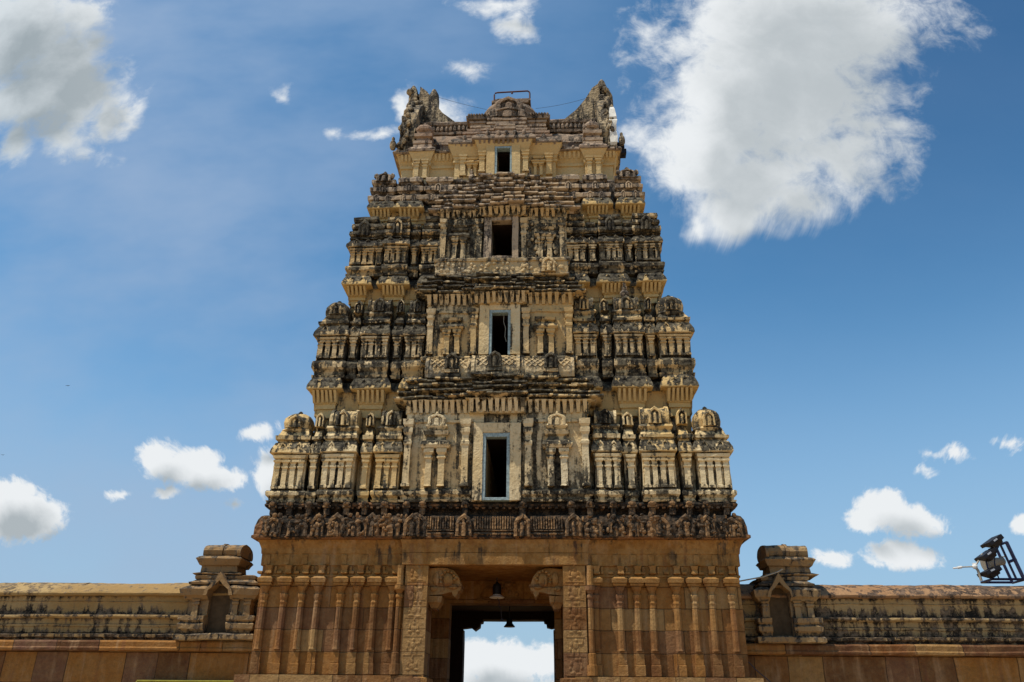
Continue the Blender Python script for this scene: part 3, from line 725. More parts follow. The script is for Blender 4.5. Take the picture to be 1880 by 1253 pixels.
# top storey
b = MB(.014)
for a0, a1, yy, sd in ((-2.07, -1.0, 1.85, (1, 0, 1, 0)), (-1.0, -.45, 1.6, (1, 0, 1, 0)), (.23, .78, 1.6, (0, 1, 1, 0)), (.78, 1.95, 1.85, (0, 1, 1, 0))):
    b.block(a0, a1, yy, 2.6, [(20.4, .06, .7), (20.6, .06, .5), (20.62, 0, .25), (21.3, 0, .2), (21.32, .06, .25), (21.4, .06, .25), (21.42, .0, .2), (21.5, .04, .2), (21.6, .05, .2), (21.62, .08, .2), (22.0, .22, .1), (22.06, .26, .3)], sd, .16)
b.block(-.449, .229, 1.58, 2.4, [(21.86, .0, .2), (21.95, .05, .2), (22.05, .14, .2)], (0, 0, 1, 0), .16)
c = b.build('centre_bay', 'top', tower)
window(-.36, .16, 20.53, 21.72, 1.55, -.45, .23, 20.5, 21.82, -.78, .55, 20.45, 22.0, 'top')
for x in (-1.72, -.95, .76, 1.68): pil(c, 'top', x, 1.84 if abs(x) > 1 else 1.62, .2, 20.62, 21.6, .014, None)
for cx in (-1.35, 1.25): niche(c, cx, 1.84, .42, 20.6, 21.75, 'top', .012, False)
b = MB(.02)
for a0, a1, yy in ((-2.15, -1.05, 1.75), (-1.2, 1.0, 1.48), (.85, 2.05, 1.75)):
    b.block(a0, a1, yy, 3.2, [(22.06 + (.0 if a1 - a0 > 2 else .002), .05, .3), (22.08, .16, .5), (22.14, .18, .8), (22.28, .13, .9), (22.42, .02, 1.), (22.5, -.05, 1.)], (1, 1, 1, 0), .15)
    teeth(b, a0 + .05, a1 - .05, yy - .02, 21.9, 22.06, .19, .07, .1, .12)
for x in (-1.7, -.75, -.3, 0.0, .35, .7, 1.5): b.lump((x, 1.42 if abs(x) < 1 else 1.7, 22.4), .1, .1, .17, .9)
b.build('curved_eave', 'roof', tower)
# stepped slabs rising to the small dome over the top window
def slab_steps(rows):
    for z0, z1, segs in rows:
        b = MB(.014)
        for a0, a1, yy in segs:
            b.block(a0, a1, yy, 4.4, [(z0, -.03, .35), (z0 + .04, .0, .35), (z0 + .5 * (z1 - z0), .02, .3), (z0 + .55 * (z1 - z0), .07, .4), (z1 - .03, .07, .55), (z1, .0, .8)], (1, 1, 1, 0), .15)
        b.build('stepped_slab', 'pink', tower)
slab_steps([(22.5, 22.78, [(-1.9, -1.0, 2.0), (-1.1, .9, 1.75), (.85, 1.75, 2.0)]),
            (22.79, 23.1, [(-1.75, -1.0, 2.15), (-1.0, -.45, 1.95), (-.46, .28, 1.85), (.27, .85, 1.95), (.84, 1.65, 2.15)]),
            (23.11, 23.4, [(-1.6, -.85, 2.35), (-.86, -.4, 2.15), (-.41, .25, 2.05), (.24, .75, 2.15), (.74, 1.55, 2.35)]),
            (23.41, 23.7, [(-1.5, -.8, 2.5), (-.8, .7, 2.3), (.7, 1.5, 2.5)]),
            (23.71, 24.02, [(-1.55, -.75, 2.6), (-.78, .72, 2.42), (.7, 1.55, 2.6)])])
b = MB(.02)
b.block(-1.62, 1.62, 2.6, 4.6, [(24.03, .0, .4), (24.05, .12, .7), (24.2, .14, .9), (24.32, .0, .9)], (1, 1, 1, 0), .15)
for i in range(30): b.lump((-1.65 + 3.3 * i / 29, 2.48, 24.25), .06, .06, .08, .9)
b.shoe(.0, 2.44, 24.05, 1.5, .55, .1, .7)
b.build('curved_eave', 'roof', tower)
b = MB(.03)
b.lathe(.05, 3.7, [(24.3, .9, .6), (24.4, 1.05, .6), (24.65, 1.22, .7), (24.95, 1.22, .8), (25.2, 1.08, .8), (25.42, .85, .9), (25.55, .6, 1.), (25.6, .3, 1.)], 22, 2.4, .1, .85)
b.shoe(.02, 2.7, 24.4, 1.25, .95, .14, .8)
b.build('small_dome', 'roof', tower)
b = MB(.016)
b.box(-.75, .85, 3.1, 4.3, 25.42, 25.58, .9, .15); b.box(-.6, .95, 3.15, 4.3, 25.585, 25.7, .7, .15)
b.build('dome_cap_slab', 'roof', tower)
# top storey side pavilions and their little spired roofs
for x0, x1 in ((-3.85, -3.0), (3.02, 3.9)):
    T = dict(Y=1.95, amp=.014)
    b = MB(.014)
    b.block(x0 + .1, x1 - .1, 2.0, 2.6, [(20.4, .1, .7), (20.62, .1, .5), (20.64, 0, .25), (21.3, 0, .2), (21.34, .05, .2), (21.45, .06, .2), (21.5, .0, .2), (21.62, .05, .2), (21.86, .16, .15), (21.9, .2, .3)], (1, 1, 1, 0), .16)
    t = b.build('top_pavilion', 'top', tower)
    for q in (.3, .7): pil(t, 'top', x0 + (x1 - x0) * q, 1.99, .17, 20.66, 21.55, .012, None)
    r = MB(.018); cx = (x0 + x1) / 2
    r.block(x0, x1, 1.9, 2.7, [(21.9, .0, .3), (21.92, .12, .5), (22.02, .14, .8), (22.18, .04, .9), (22.2, -.03, .6), (22.36, -.05, .5)], (1, 1, 1, 0), .14)
    r.block(x0 + .1, x1 - .1, 2.0, 2.7, [(22.36, -.02, .4), (22.42, .06, .5), (22.56, .06, .6), (22.6, -.04, .5), (22.75, -.06, .5), (22.8, .04, .5), (22.95, .04, .6), (23.0, -.05, .5), (23.12, -.05, .5)], (1, 1, 1, 0), .14)
    r.lathe(cx, 2.3, [(23.1, .3, .5), (23.18, .36, .6), (23.3, .36, .7), (23.42, .28, .8), (23.5, .16, .8), (23.56, .08, .8), (23.66, .07, .8), (23.74, .02, .8)], 12, 3.)
    r.build('pavilion_roof', 'pink', t)
for a0, a1 in ((-4.3, -3.85), (-2.95, -2.15), (2.05, 2.97), (3.92, 4.35)):
    b = MB(.012); teeth(b, a0, a1, 2.08, 21.62, 21.87, .17, .08, .1, .12); b.build('eave_teeth', 'top', tower)
b = MB(.022)
b.block(-4.25, 4.25, 2.2, back(2.2), [(21.872, .2, .5), (21.88, .31, .6), (21.93, .35, .8), (22.03, .31, .9), (22.14, .18, 1.), (22.2, .1, 1.)], (1, 1, 1, 1), .16)
for i in range(26):
    x = -4.4 + 8.8 * i / 25; b.lump((x, 1.9, 22.02), rnd(.06, .1), .06, rnd(.07, .12), .9)
b.build('top_eave', 'roof', tower)
# --- barrel vault roof with its great gable ends
b = MB(.03)
b.block(-4.2, 4.2, 2.35, back(2.35), [(22.2, .05, .6), (22.3, .06, .6), (22.33, -.02, .4), (22.6, -.02, .4), (22.63, .03, .7), (22.7, .0, .7)], (1, 1, 1, 1), .2)
n = 40
rg = []
for i in range(n + 1):
    x = -4.15 + 8.3 * i / n
    rg.append([((x, YC - math.cos(math.radians(180 * q / 18)) * 1.95, 22.65 + math.sin(math.radians(180 * q / 18)) * 1.35), .45) for q in range(19)])
b.rings(rg)
vault = b.build('barrel_roof', 'roof', tower)
b = MB(.03)
b.block(-4.0, 4.0, 3.2, back(3.2), [(23.8, -.1, .5), (23.84, .06, .6), (23.95, .08, .8), (24.0, -.02, .4), (24.3, -.02, .5), (24.34, .06, .8), (24.46, .08, .9), (24.55, .0, .9)], (1, 1, 1, 1), .2)
for i in range(44):
    x = -3.95 + 7.9 * i / 43
    b.lathe(x, 3.2, [(24.0, .04, .6), (24.06, .09, .7), (24.18, .09, .8), (24.28, .05, .7), (24.32, .06, .7)], 6)
b.build('roof_ridge', 'roof', vault)
for x in (-2.9, 2.5):
    b = MB(.02); b.box(x, x + .22, 2.30, 2.4, 22.35, 22.6, .5); b.build('roof_vent', 'inner_shade', vault)  # near-black blocks painted as the shade of parapet holes

def gable(sx, prongs, name='gable_end'):
    """horseshoe gable plate standing on edge, ragged outer rim, web running in to the ridge"""
    xo = 4.28 * sx; b = MB(.07, None, 1.6, 4.5)
    out = [(2.35, 22.0), (2.15, 22.5), (2.05, 23.1), (2.15, 23.8), (2.5, 24.6), (2.95, 25.2), (3.5, 25.8), (3.95, 26.3), (4.2, 26.8), (4.4, 27.1 if prongs == 0 else 26.9), (4.6, 26.8), (4.85, 26.3), (5.3, 25.8), (5.85, 25.2), (6.3, 24.6), (6.65, 23.8), (6.75, 23.1), (6.65, 22.5), (6.45, 22.0)]
    dens = []
    for p, q in zip(out, out[1:]):
        for k in range(3): dens.append((p[0] + (q[0] - p[0]) * k / 3, p[1] + (q[1] - p[1]) * k / 3))
    dens.append(out[-1])
    x0, x1 = sorted((xo - .5 * sx, xo + .12 * sx))
    b.poly(dens, x0, x1, .6, 'x')
    # flame-like lumps along the rim
    for i, (y, z) in enumerate(dens):
        b.lump((xo + rnd(-.2, .05) * sx, y, z), rnd(.10, .17), rnd(.12, .2), rnd(.14, .24), .7, 6)
    o = b.build(name, 'fin', tower)
    w = MB(.04)
    tri = [(xo - .3 * sx, 24.0), (xo - .3 * sx, 26.8), (xo - .62 * sx, 26.5), (xo - .95 * sx, 25.9), (xo - 1.35 * sx, 25.3), (xo - 1.95 * sx, 24.75), (xo - 1.95 * sx, 24.0)]
    if sx < 0: tri.reverse()
    w.poly(tri, 3.5, 4.7, .6); w.build('gable_web', 'fin', o)
    p = MB(.05)
    if prongs:
        for dx, z, h, r in ((-.08, 26.3, 1.0, .19), (.32, 26.2, .95, .15), (.85, 25.7, 1.4, .24)):
            x = xo + dx
            p.lathe(x, 4.1, [(z - .9, r * .9, .6), (z, r, .6), (z + h * .5, r * 1.1, .6), (z + h * .8, r * .9, .6), (z + h, r * .35, .6)], 8)
        for i in range(9): p.lump((xo + rnd(-.25, .35), 3.6 + rnd(-.1, .1), 24.6 + i * .25), .2, .2, .2, .6, 6)
    else:
        for dx, z, h, r in ((-.15, 26.3, 1.25, .26), (.12, 26.0, 1.0, .18), (-.5, 25.9, .85, .2)):
            x = xo + dx
            p.lathe(x, 4.1, [(z - .9, r * .9, .6), (z, r * 1.1, .6), (z + h * .5, r, .6), (z + h * .8, r * .6, .6), (z + h, r * .15, .6)], 8)
        for i in range(12): p.lump((xo + rnd(-.3, .25), 3.6 + rnd(-.1, .1), 24.4 + i * .2), .17, .17, .18, .6, 6)
    p.build('gable_crest', 'fin', o)
    if not prongs:
        l = MB(.045)
        l.block(xo - .1, xo + .16, 2.0, 2.9, [(22.2, -.02), (22.3, .04), (22.8, .06), (22.9, .02), (23.0, .05), (23.4, .05), (23.5, 0), (23.6, .03), (23.9, -.03), (24.1, -.08), (24.3, -.2), (24.4, -.3)], (.3, .3, 1, 0), .13)
        l.build('limewashed_edge', 'lime', o, label='white limewashed lower edge of the gable')
    s = MB(.02)
    s.lump((xo + .35 * sx, 2.0, 22.4), .14, .14, .25, .7); s.lump((xo + .35 * sx, 2.0, 22.7), .07, .07, .1, .7); s.build('carved_figure', 'fin', o)
gable(-1, 1); gable(1, 0)

# --- loose things on the tower
b = MB(0)
def arc_rail(x0, x1, y, z0, z1):
    b.tube([(x0, y, z0), (x0, y, z1 - .12), (x0 + .04, y, z1 - .03), (x0 + .14, y, z1), ((x0 + x1) / 2, y, z1 + .03), (x1 - .1, y, z1 + .06), (x1 - .02, y, z1 + .0), (x1, y, z1 - .08), (x1, y, z0)], .035, 8)
arc_rail(-.66, .90, 3.45, 25.55, 26.3)
b.lump((.12, 3.45, 26.26), .05, .04, .06)
tag(b.build('roof_rail', 'rust'), 'rusty bent pipe hoop standing on the dome at the very top of the tower', 'rail')
for n_, p0, p1, sag, lab in (('roof_cable', (-3.75, 4.1, 26.9), (-1.0, 3.6, 25.5), .05, 'thin dark cable from the broken left gable to the dome'), ('roof_cable', (1.15, 3.6, 25.5), (3.8, 4.1, 26.6), .10, 'thin dark cable from the dome to the pointed right gable')):
    b = MB(0); a, c_ = Vector(p0), Vector(p1)
    b.tube([a.lerp(c_, t / 10) - Vector((0, 0, sag * 4 * t / 10 * (1 - t / 10))) for t in range(11)], .007, 5)
    tag(b.build(n_, 'wire'), lab, 'cable')
t = thing('flood_lamp_box', 'black flood lamp box on the right shoulder of the tower below the white gable edge', 'flood lamp', (4.55, 2.4, 22.1))
b = MB(.004); b.box(4.36, 4.74, 2.2, 2.6, 22.18, 22.5, seg=.2); b.box(4.44, 4.8, 2.15, 2.5, 21.9, 22.14, seg=.2); b.build('housing', 'blk', t)
b = MB(0); b.tube([(4.4, 2.4, 21.85), (4.4, 2.4, 22.2)], .03); b.tube([(4.7, 2.35, 21.85), (4.7, 2.35, 22.2)], .03); b.build('bracket', 'navy', t)

b = MB(0); b.tube([(.06, .42, 13.84), (.05, .42, 13.6), (.12, .42, 13.35), (.10, .42, 13.05), (.15, .42, 12.85)], .011, 5)
tag(b.build('dangling_string', 'beige'), 'pale loose string dangling inside the second window from below', 'string')
# hanging lamps in the doorway
t = thing('hanging_lamp', 'dark hanging lamp with a pale round rim under the front lintel', 'lamp', (-.14, 2.2, 4.72))
b = MB(0); b.smooth = False; b.lathe(-.14, 2.2, [(4.86, .10), (4.88, .135), (5.12, .135), (5.18, .12), (5.22, .06), (5.26, .03)], 18); b.build('housing', 'blk', t)
b = MB(0); b.lathe(-.14, 2.2, [(4.765, .20), (4.775, .235), (4.79, .235), (4.86, .13), (4.885, .12)], 24); b.build('rim', 'white', t)
b = MB(0); b.tube([(-.14, 2.2, 5.25), (-.15, 2.2, 5.34), (-.14, 2.2, 5.40)], .018); b.build('hook', 'wire', t)
b = MB(0); b.tube([(-.13, 2.22, 4.78), (-.06, 2.24, 4.66), (-.08, 2.3, 4.55), (-.02, 2.35, 4.45), (0, 2.4, 4.28), (.0, 2.45, 4.15)], .014, 5); b.lump((.02, 2.45, 4.14), .06, .05, .04); b.build('loose_wire', 'wire', t)
t = thing('hanging_lamp', 'small black bell-shaped lamp silhouetted in the far doorway', 'lamp', (.1, 6.0, 4.2))
b = MB(0); b.lathe(.1, 6.0, [(4.23, .2), (4.25, .2), (4.36, .11), (4.5, .1), (4.53, .04)], 18); b.build('shade', 'blk', t)
b = MB(0); b.tube([(.1, 6., 4.5), (.1, 6., 4.96)], .02); b.build('stem', 'wire', t)

# ------------------------------------------------------------------ boundary walls
def wall(sgn, x0, x1, label):
    t = thing('boundary_wall', label, 'wall', ((x0 + x1) / 2, 1.3, 0))
    lo, hi = min(x0, x1), max(x0, x1)
    b = MB(.028, None, 1.3, 4.2); b.block(lo, hi, 1.3, 3.2, [(-.1, .0), (1.3, .0), (3.08, 0)], (0, 0, 1, 1), .16); b.build('block_wall', 'wall', t)
    # projecting band of long blocks in different stones
    x = lo; b = MB(.012)
    while x < hi - .1:
        e = min(hi, x + rnd(1.2, 3.)); q = rnd(-.02, .03)
        b.block(x + .004, e - .004, 1.1 - q, 3.0, [(3.082, -.03), (3.1, .02), (3.16, .03), (3.2, 0), (3.33, .01), (3.385, -.03)], (0, 0, 1, 0), .25); x = e
    b.build('block_band', 'kerbband', t)
    # broken plaster ledges
    b = MB(.02); x = lo
    while x < hi - .1:
        e = min(hi, x + rnd(.8, 2.6)); q = rnd(-.05, .05); dz = rnd(-.02, .01)
        if random.random() < .9: b.block(x + .01, e - .01, 1.28 - q, 2.9, [(3.386, -.03, .6), (3.44, -.02, .8), (3.5 + dz, .07, .7), (3.575 + dz, .08, .8), (3.59 + dz, .0, .8)], (0, 0, 1, 0), .2)
        x = e
    b.block(lo, hi, 1.42, 2.9, [(3.387, 0, .9), (3.6, 0, .9), (3.62, .02, .6), (3.78, .03, .4), (3.8, .06, .6), (3.85, .06, .4), (3.87, .02, .3), (4.02, .03, .6), (4.04, .12, .6), (4.08, .15, .7), (4.13, .14, .6), (4.15, .02, .9), (4.3, .02, .6), (4.5, .03, .15), (4.52, .05, .3), (4.54, .03, .2), (4.68, .04, .6)], (0, 0, 1, 1), .25)
    b.build('moulded_parapet', 'coping', t)
    b = MB(.02); x = lo
    while x < hi - .1:
        e = min(hi, x + rnd(1.8, 3.2)); dz = rnd(-.02, .02)
        b.block(x, e + .002, 1.38, 3.0, [(4.681, .02, .5), (4.70, .13, .5), (4.76, .15, .6), (4.80, .12, .7), (4.81, .06, .5), (4.9, -.06, .5), (5.0, -.2, .6), (5.10 + dz, -.42, .7), (5.17 + dz, -.62, .8), (5.18 + dz, -.8, .8)], (0, 0, 1, 0), .2); x = e
    b.build('coping', 'cope1' if sgn < 0 else 'cope2', t)
    return t
wl = wall(-1, -34., -7.02, 'long stone boundary wall with pale plaster coping left of the gate tower')
wr = wall(1, 7.02, 34., 'long stone boundary wall with rusty brown coping right of the gate tower')

def wall_turret(par, x0, x1, n0, n1, t0, t1, fl):
    """small shrine built on the wall: arched niche between pilasters under a barrel roof"""
    Y = .95; b = MB(.024)
    b.block(x0, x1, Y - .05, 3., [(3.39, -.02, .6), (3.42, .02, .6), (3.54, .03, .6), (3.58, -.02, .8)], (1, 1, 1, 0), .2)
    for a0, a1, sd in ((x0 + .15, n0, (1, 0, 1, 0)), (n1, x1 - .12, (0, 1, 1, 0))):
        b.block(a0, a1, Y + .02, 3., [(3.582, -.05, .4), (3.66, .0, .4), (3.72, .08, .4), (3.84, .1, .4), (3.9, .03, .5), (3.96, .1, .5), (4.08, .11, .6), (4.1, .0, .6), (4.12, -.1, .3), (4.55, -.1, .2), (4.57, .0, .3), (4.64, .06, .3), (4.68, .12, .4), (4.86, .16, .6), (4.9, .10, .8), (4.98, -.05, .8)], sd, .16)
        np_ = max(1, int((a1 - a0) / .36))
        for i in range(np_):
            px = a0 + (a1 - a0) * (i + .5) / np_
            b.block(px - .08, px + .08, Y + .02, 1.3, [(4.1, .02), (4.4, 0), (4.42, .03), (4.48, .03), (4.5, .0), (4.56, .05)], (1, 1, 1, 0), .15)
    b.block(x0 + .3, x1 - .2, Y + .1, 3., [(4.981, -.1, .6), (5.0, .1, .6), (5.06, .12, .7), (5.1, .02, .8), (5.16, -.05, .6), (5.18, -.02, .5), (5.26, .0, .6), (5.30, -.1, .8)], (1, 1, 1, 0), .16)
    o = b.build('wall_turret', 'turret', par)
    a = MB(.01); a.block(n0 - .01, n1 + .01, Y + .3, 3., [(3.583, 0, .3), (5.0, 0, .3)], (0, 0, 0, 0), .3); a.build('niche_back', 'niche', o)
    a = MB(.01); cx = (n0 + n1) / 2; hw = (n1 - n0) / 2
    def ar(k, top):
        pts = [(-hw * k, 3.6), (-hw * k, 4.5), (-hw * k * 1.02, 4.66), (-hw * k * .9, 4.82), (-hw * k * .45, 4.82 + (top - 4.82) * .42), (0, top), (hw * k * .45, 4.82 + (top - 4.82) * .42), (hw * k * .9, 4.82), (hw * k * 1.02, 4.66), (hw * k, 4.5), (hw * k, 3.6)]
        return [(cx + p[0], p[1]) for p in pts]
    inn, ou = ar(.98, 5.1), ar(1.32, 5.36)
    ids = []
    for yy in (Y - .16, Y + .5):
        ids.append(([a.add((p[0], yy, p[1])) for p in inn[2:9]], [a.add((p[0], yy, p[1])) for p in ou[2:9]]))
    n = 7
    for i in range(n - 1):
        for q in (0, 1): pass
        (i0, o0), (i1, o1) = ids
        a.f += [(i0[i], i0[i + 1], o0[i + 1], o0[i]), (i1[i], o1[i], o1[i + 1], i1[i + 1]), (o0[i], o0[i + 1], o1[i + 1], o1[i]), (i0[i], i1[i], i1[i + 1], i0[i + 1])]
    for e in (0, n - 1): a.f.append((ids[0][0][e], ids[0][1][e], ids[1][1][e], ids[1][0][e]))
    a.build('niche_arch', 'turret', o)
    r = MB(.024); tw = t1 - t0
    r.block(t0 - .1, t1 + .1, Y + .15, 2.1, [(5.301, .0, .5), (5.34, .05, .6), (5.40, -.1, .7)], (1, 1, 1, 1), .16)
    r.block(t0 + .1, t1 - .1, Y + .25, 2.0, [(5.40, .05, .4), (5.58, .03, .3), (5.6, .1, .4), (5.70, .15, .5), (5.78, .2, .6), (5.84, .14, .7), (5.87, .06, .6)], (1, 1, 1, 1), .16)
    for a0, a1 in ((t0 + .04, t0 + tw * .46), (t0 + tw * .47, t0 + tw * .54), (t0 + tw * .55, t1 - .05)):
        q = .03 if a1 - a0 < .2 else 0.
        r.block(a0, a1, Y + .3 - q, 1.95, [(5.875, .0, .4), (5.93, .05, .4), (6.05, .08, .4), (6.14, .05, .5), (6.21, -.03, .6), (6.26 + q, -.16, .7), (6.28 + q, -.3, .7)], (0, 0, 1, 1), .13)
    r.barrel(t1 - .06 if fl > 0 else t0 - .03, t1 + .05 if fl > 0 else t0 + .05, Y + .62, 5.86, .58, .42, .5, rim=False)
    r.build('turret_roof', 'turret', o)
wall_turret(wl, -9.75, -7.35, -8.9, -8.22, -9.4, -8.15, 1)
wall_turret(wr, 7.58, 9.5, 8.05, 8.66, 8.16, 9.48, -1)

# yellow notice board fixed low on the left wall (only its top edge shows)
t = thing('notice_board', 'olive yellow notice board with dark lettering low on the left wall', 'sign', (-9.2, 1.0, 1.4))
b = MB(.003); b.box(-10.6, -7.72, .98, 1.04, 1.1, 2.235, seg=.4, ch=.006); bo = b.build('board', 'yellow', t)
b = MB(.002); b.box(-10.64, -7.68, .95, 1.03, 2.236, 2.275, seg=.4, ch=.006); b.box(-10.66, -10.61, .95, 1.03, 1.06, 2.235, seg=.4, ch=.006); b.box(-7.71, -7.66, .95, 1.03, 1.06, 2.235, seg=.4, ch=.006); b.build('board_edge', 'yellow', t)
b = MB(0)
def stroke(pts): b.tube([(x, .975, z) for x, z in pts], .016, 5)
for q in (-10.2, -10.03, -9.86):
    stroke([(q + .11 * math.cos(a) * .6, 2.13 + .07 * math.sin(a)) for a in [i * .55 - .4 for i in range(9)]]); stroke([(q - .03, 2.21), (q + .06, 2.2), (q + .1, 2.22)])
for q in (-8.85,): stroke([(q + .06 * math.cos(a), 2.14 + .06 * math.sin(a)) for a in [i * .6 for i in range(9)]])
b.build('lettering', 'ink', t)
b = MB(0)
for x in (-10.3, -8.0): b.box(x, x + .08, 1.04, 1.3, 1.5, 1.6)
b.build('mounting_bracket', 'rust', t)

# floodlight rack on the right coping
t = thing('floodlight_rack', 'dark blue steel rack with three black floodlights on the right boundary wall', 'floodlights', (15.7, 2.2, 5.2))
def P(px, py): return (15.05 + (px - 1800) * .01663, 2.2, 5.40 + (1060 - py) * .01655)
b = MB(0)
def bar(*pp, r=.035, dy=0): b.tube([(P(*q)[0], 2.2 + dy, P(*q)[2]) for q in pp], r, 6)
bar((1858, 992), (1874, 1062), r=.055); bar((1846, 998), (1860, 1062)); bar((1844, 998), (1859, 992)); bar((1815, 1061), (1876, 1061), r=.04); bar((1854, 1029), (1868, 1024), r=.05)
bar((1842, 1000), (1832, 1012), (1827, 1030), (1826, 1045), (1828, 1060), r=.02); bar((1858, 992), (1874, 1062), r=.045, dy=.7); bar((1815, 1061), (1876, 1061), r=.04, dy=.7)
bar((1838, 1000), (1822, 1006), (1812, 1025), (1812, 1040), (1816, 1060), r=.025)
for q in ((1874, 1062), (1816, 1061), (1859, 992)): b.tube([P(*q), (P(*q)[0], 2.9, P(*q)[2])], .035)
b.build('steel_frame', 'navy', t)
for i, (px, py) in enumerate(((1829, 992), (1812, 1017), (1811, 1048))):
    x, y, z = P(px, py)
    R = Matrix.Translation((x, y - .1, z)) @ Matrix.Rotation(math.radians(-32 if i < 2 else -24), 4, 'Y')
    b = MB(0, R)
    b.rings([[((-.27, -.3, -.03), .3), ((.23, -.3, -.03), .3), ((.23, .3, -.03), .3), ((-.27, .3, -.03), .3)], [((-.27, -.3, .07), .3), ((.23, -.3, .07), .3), ((.23, .3, .07), .3), ((-.27, .3, .07), .3)]])
    b.rings([[((-.2, -.24, -.03), .3), ((.18, -.24, -.03), .3), ((.18, .24, -.03), .3), ((-.2, .24, -.03), .3)], [((-.05, -.12, -.2), .3), ((.2, -.12, -.17), .3), ((.2, .12, -.17), .3), ((-.05, .12, -.2), .3)]])
    b.rings([[((.2, -.1, -.12), .3), ((.2, .1, -.12), .3), ((.2, .1, .02), .3), ((.2, -.1, .02), .3)], [((.36, -.07, -.1), .3), ((.36, .07, -.1), .3), ((.36, .07, -.02), .3), ((.36, -.07, -.02), .3)]])
    f = b.build('floodlight', 'blk', t)
    g = MB(0, R); g.rings([[((-.12, -.306, -.0), .3), ((.02, -.306, .0), .3), ((.02, -.303, .05), .3), ((-.12, -.303, .05), .3)], [((-.12, -.3, 0), .3), ((.02, -.3, 0), .3), ((.02, -.3, .05), .3), ((-.12, -.3, .05), .3)]])
    g.build('lamp_glass', 'glass', f)
t = thing('loudspeaker_horn', 'beige horn loudspeaker clamped inside the floodlight rack', 'loudspeaker', (15.5, 2.4, 5.9))
x, y, z = P(1836, 1027); R = Matrix.Translation((x, 2.5, z)) @ Matrix.Rotation(math.radians(83), 4, 'Y')
b = MB(0, R); b.lathe(0, 0, [(-.30, .27), (-.28, .25), (-.2, .18), (.05, .14), (.16, .13)], 16); b.build('horn', 'beige', t)
b = MB(0, R); b.lathe(0, 0, [(.16, .11), (.17, .125), (.3, .12), (.33, .08)], 14); b.tube([(-.13, 0, .24), (-.13, .0, .42)], .02); b.build('driver', 'beige', t)
t = thing('street_lamp_arm', 'thin pale lamp arm with a white tip beside the floodlight rack', 'lamp', (14.85, 2.2, 5.2))
b = MB(0)
b.tube([P(1795, 1064), P(1793, 1045), P(1789, 1038)], .04); b.tube([P(1789, 1038), P(1762, 1039)], .022); b.tube([P(1789, 1038), P(1800, 1025), P(1808, 1014)], .025); b.build('arm', 'beige', t)
b = MB(0); b.lump(P(1789, 1038), .09, .07, .08); b.tube([P(1786, 1033), P(1793, 1033)], .03); b.build('joint', 'white', t)
b = MB(0); b.tube([P(1764, 1039), P(1757, 1040)], .045); b.tube([P(1757, 1040), P(1748, 1041)], .028); b.build('lamp_tip', 'white', t)

# rod across the right wall turret, cable at the foot of the tower
b = MB(0); b.tube([(7.2, .9, 5.12), (7.9, .85, 5.24), (8.35, .8, 5.38), (8.5, .8, 5.46)], .022); tag(b.build('metal_rod', 'beige'), 'thin pale rod leaning from the tower corner onto the right wall turret', 'rod')
b = MB(0); b.tube([(7.15, .6, 2.86), (7.35, .7, 2.66), (7.8, .8, 2.3), (8.6, .9, 1.6)], .014); tag(b.build('ground_cable', 'wire'), 'dark cable slanting down the right wall beside the tower foot', 'cable')

# birds far off in the left sky
for q, (x, y, z, sp) in enumerate(((-96., 126., 61.0, .42), (-105.6, 126., 46.4, .34), (-105., 126., 36.3, .3))):
    t = MB(0); s = sp
    t.lump((x, y, z), .22 * s, .5 * s, .13 * s)
    for sg in (-1, 1):
        t.poly([(x + sg * .1 * s, z), (x + sg * .6 * s, z + .2 * s), (x + sg * 1.1 * s, z + .08 * s), (x + sg * .6 * s, z + .1 * s)][::sg], y - .15 * s, y + .15 * s)
    tag(t.build('bird', 'blk'), ('small dark bird in flight, highest of three in the left sky', 'tiny dark bird in flight, middle of three above the left cloud', 'tiny dark bird in flight, lowest of three in front of the left cloud')[q], 'bird', 'birds flying in the left sky')

# ------------------------------------------------------------------ ground
m, nt = new_mat('dry_ground'); k = N(nt); P_ = k.n('ShaderNodeNewGeometry').outputs['Position']
k.bsdf(k.mix(k.ss(k.noise(P_, .6, 6), .35, .7), (.34, .24, .135), (.44, .33, .20)), .95, k.noise(P_, 5, 6), .3, .05); M['ground'] = m
b = MB(0); b.f = [(0, 1, 2, 3)]; b.v = [Vector(p) for p in ((-3000, -3000, 0), (3000, -3000, 0), (3000, 3000, 0), (-3000, 3000, 0))]; b.w = [0] * 4
b.build('ground', 'ground', kind='structure')
b = MB(0); b.box(-4.5, 4.5, -60, 40, -.2, .004, seg=200); b.build('path', 'wall', kind='structure')

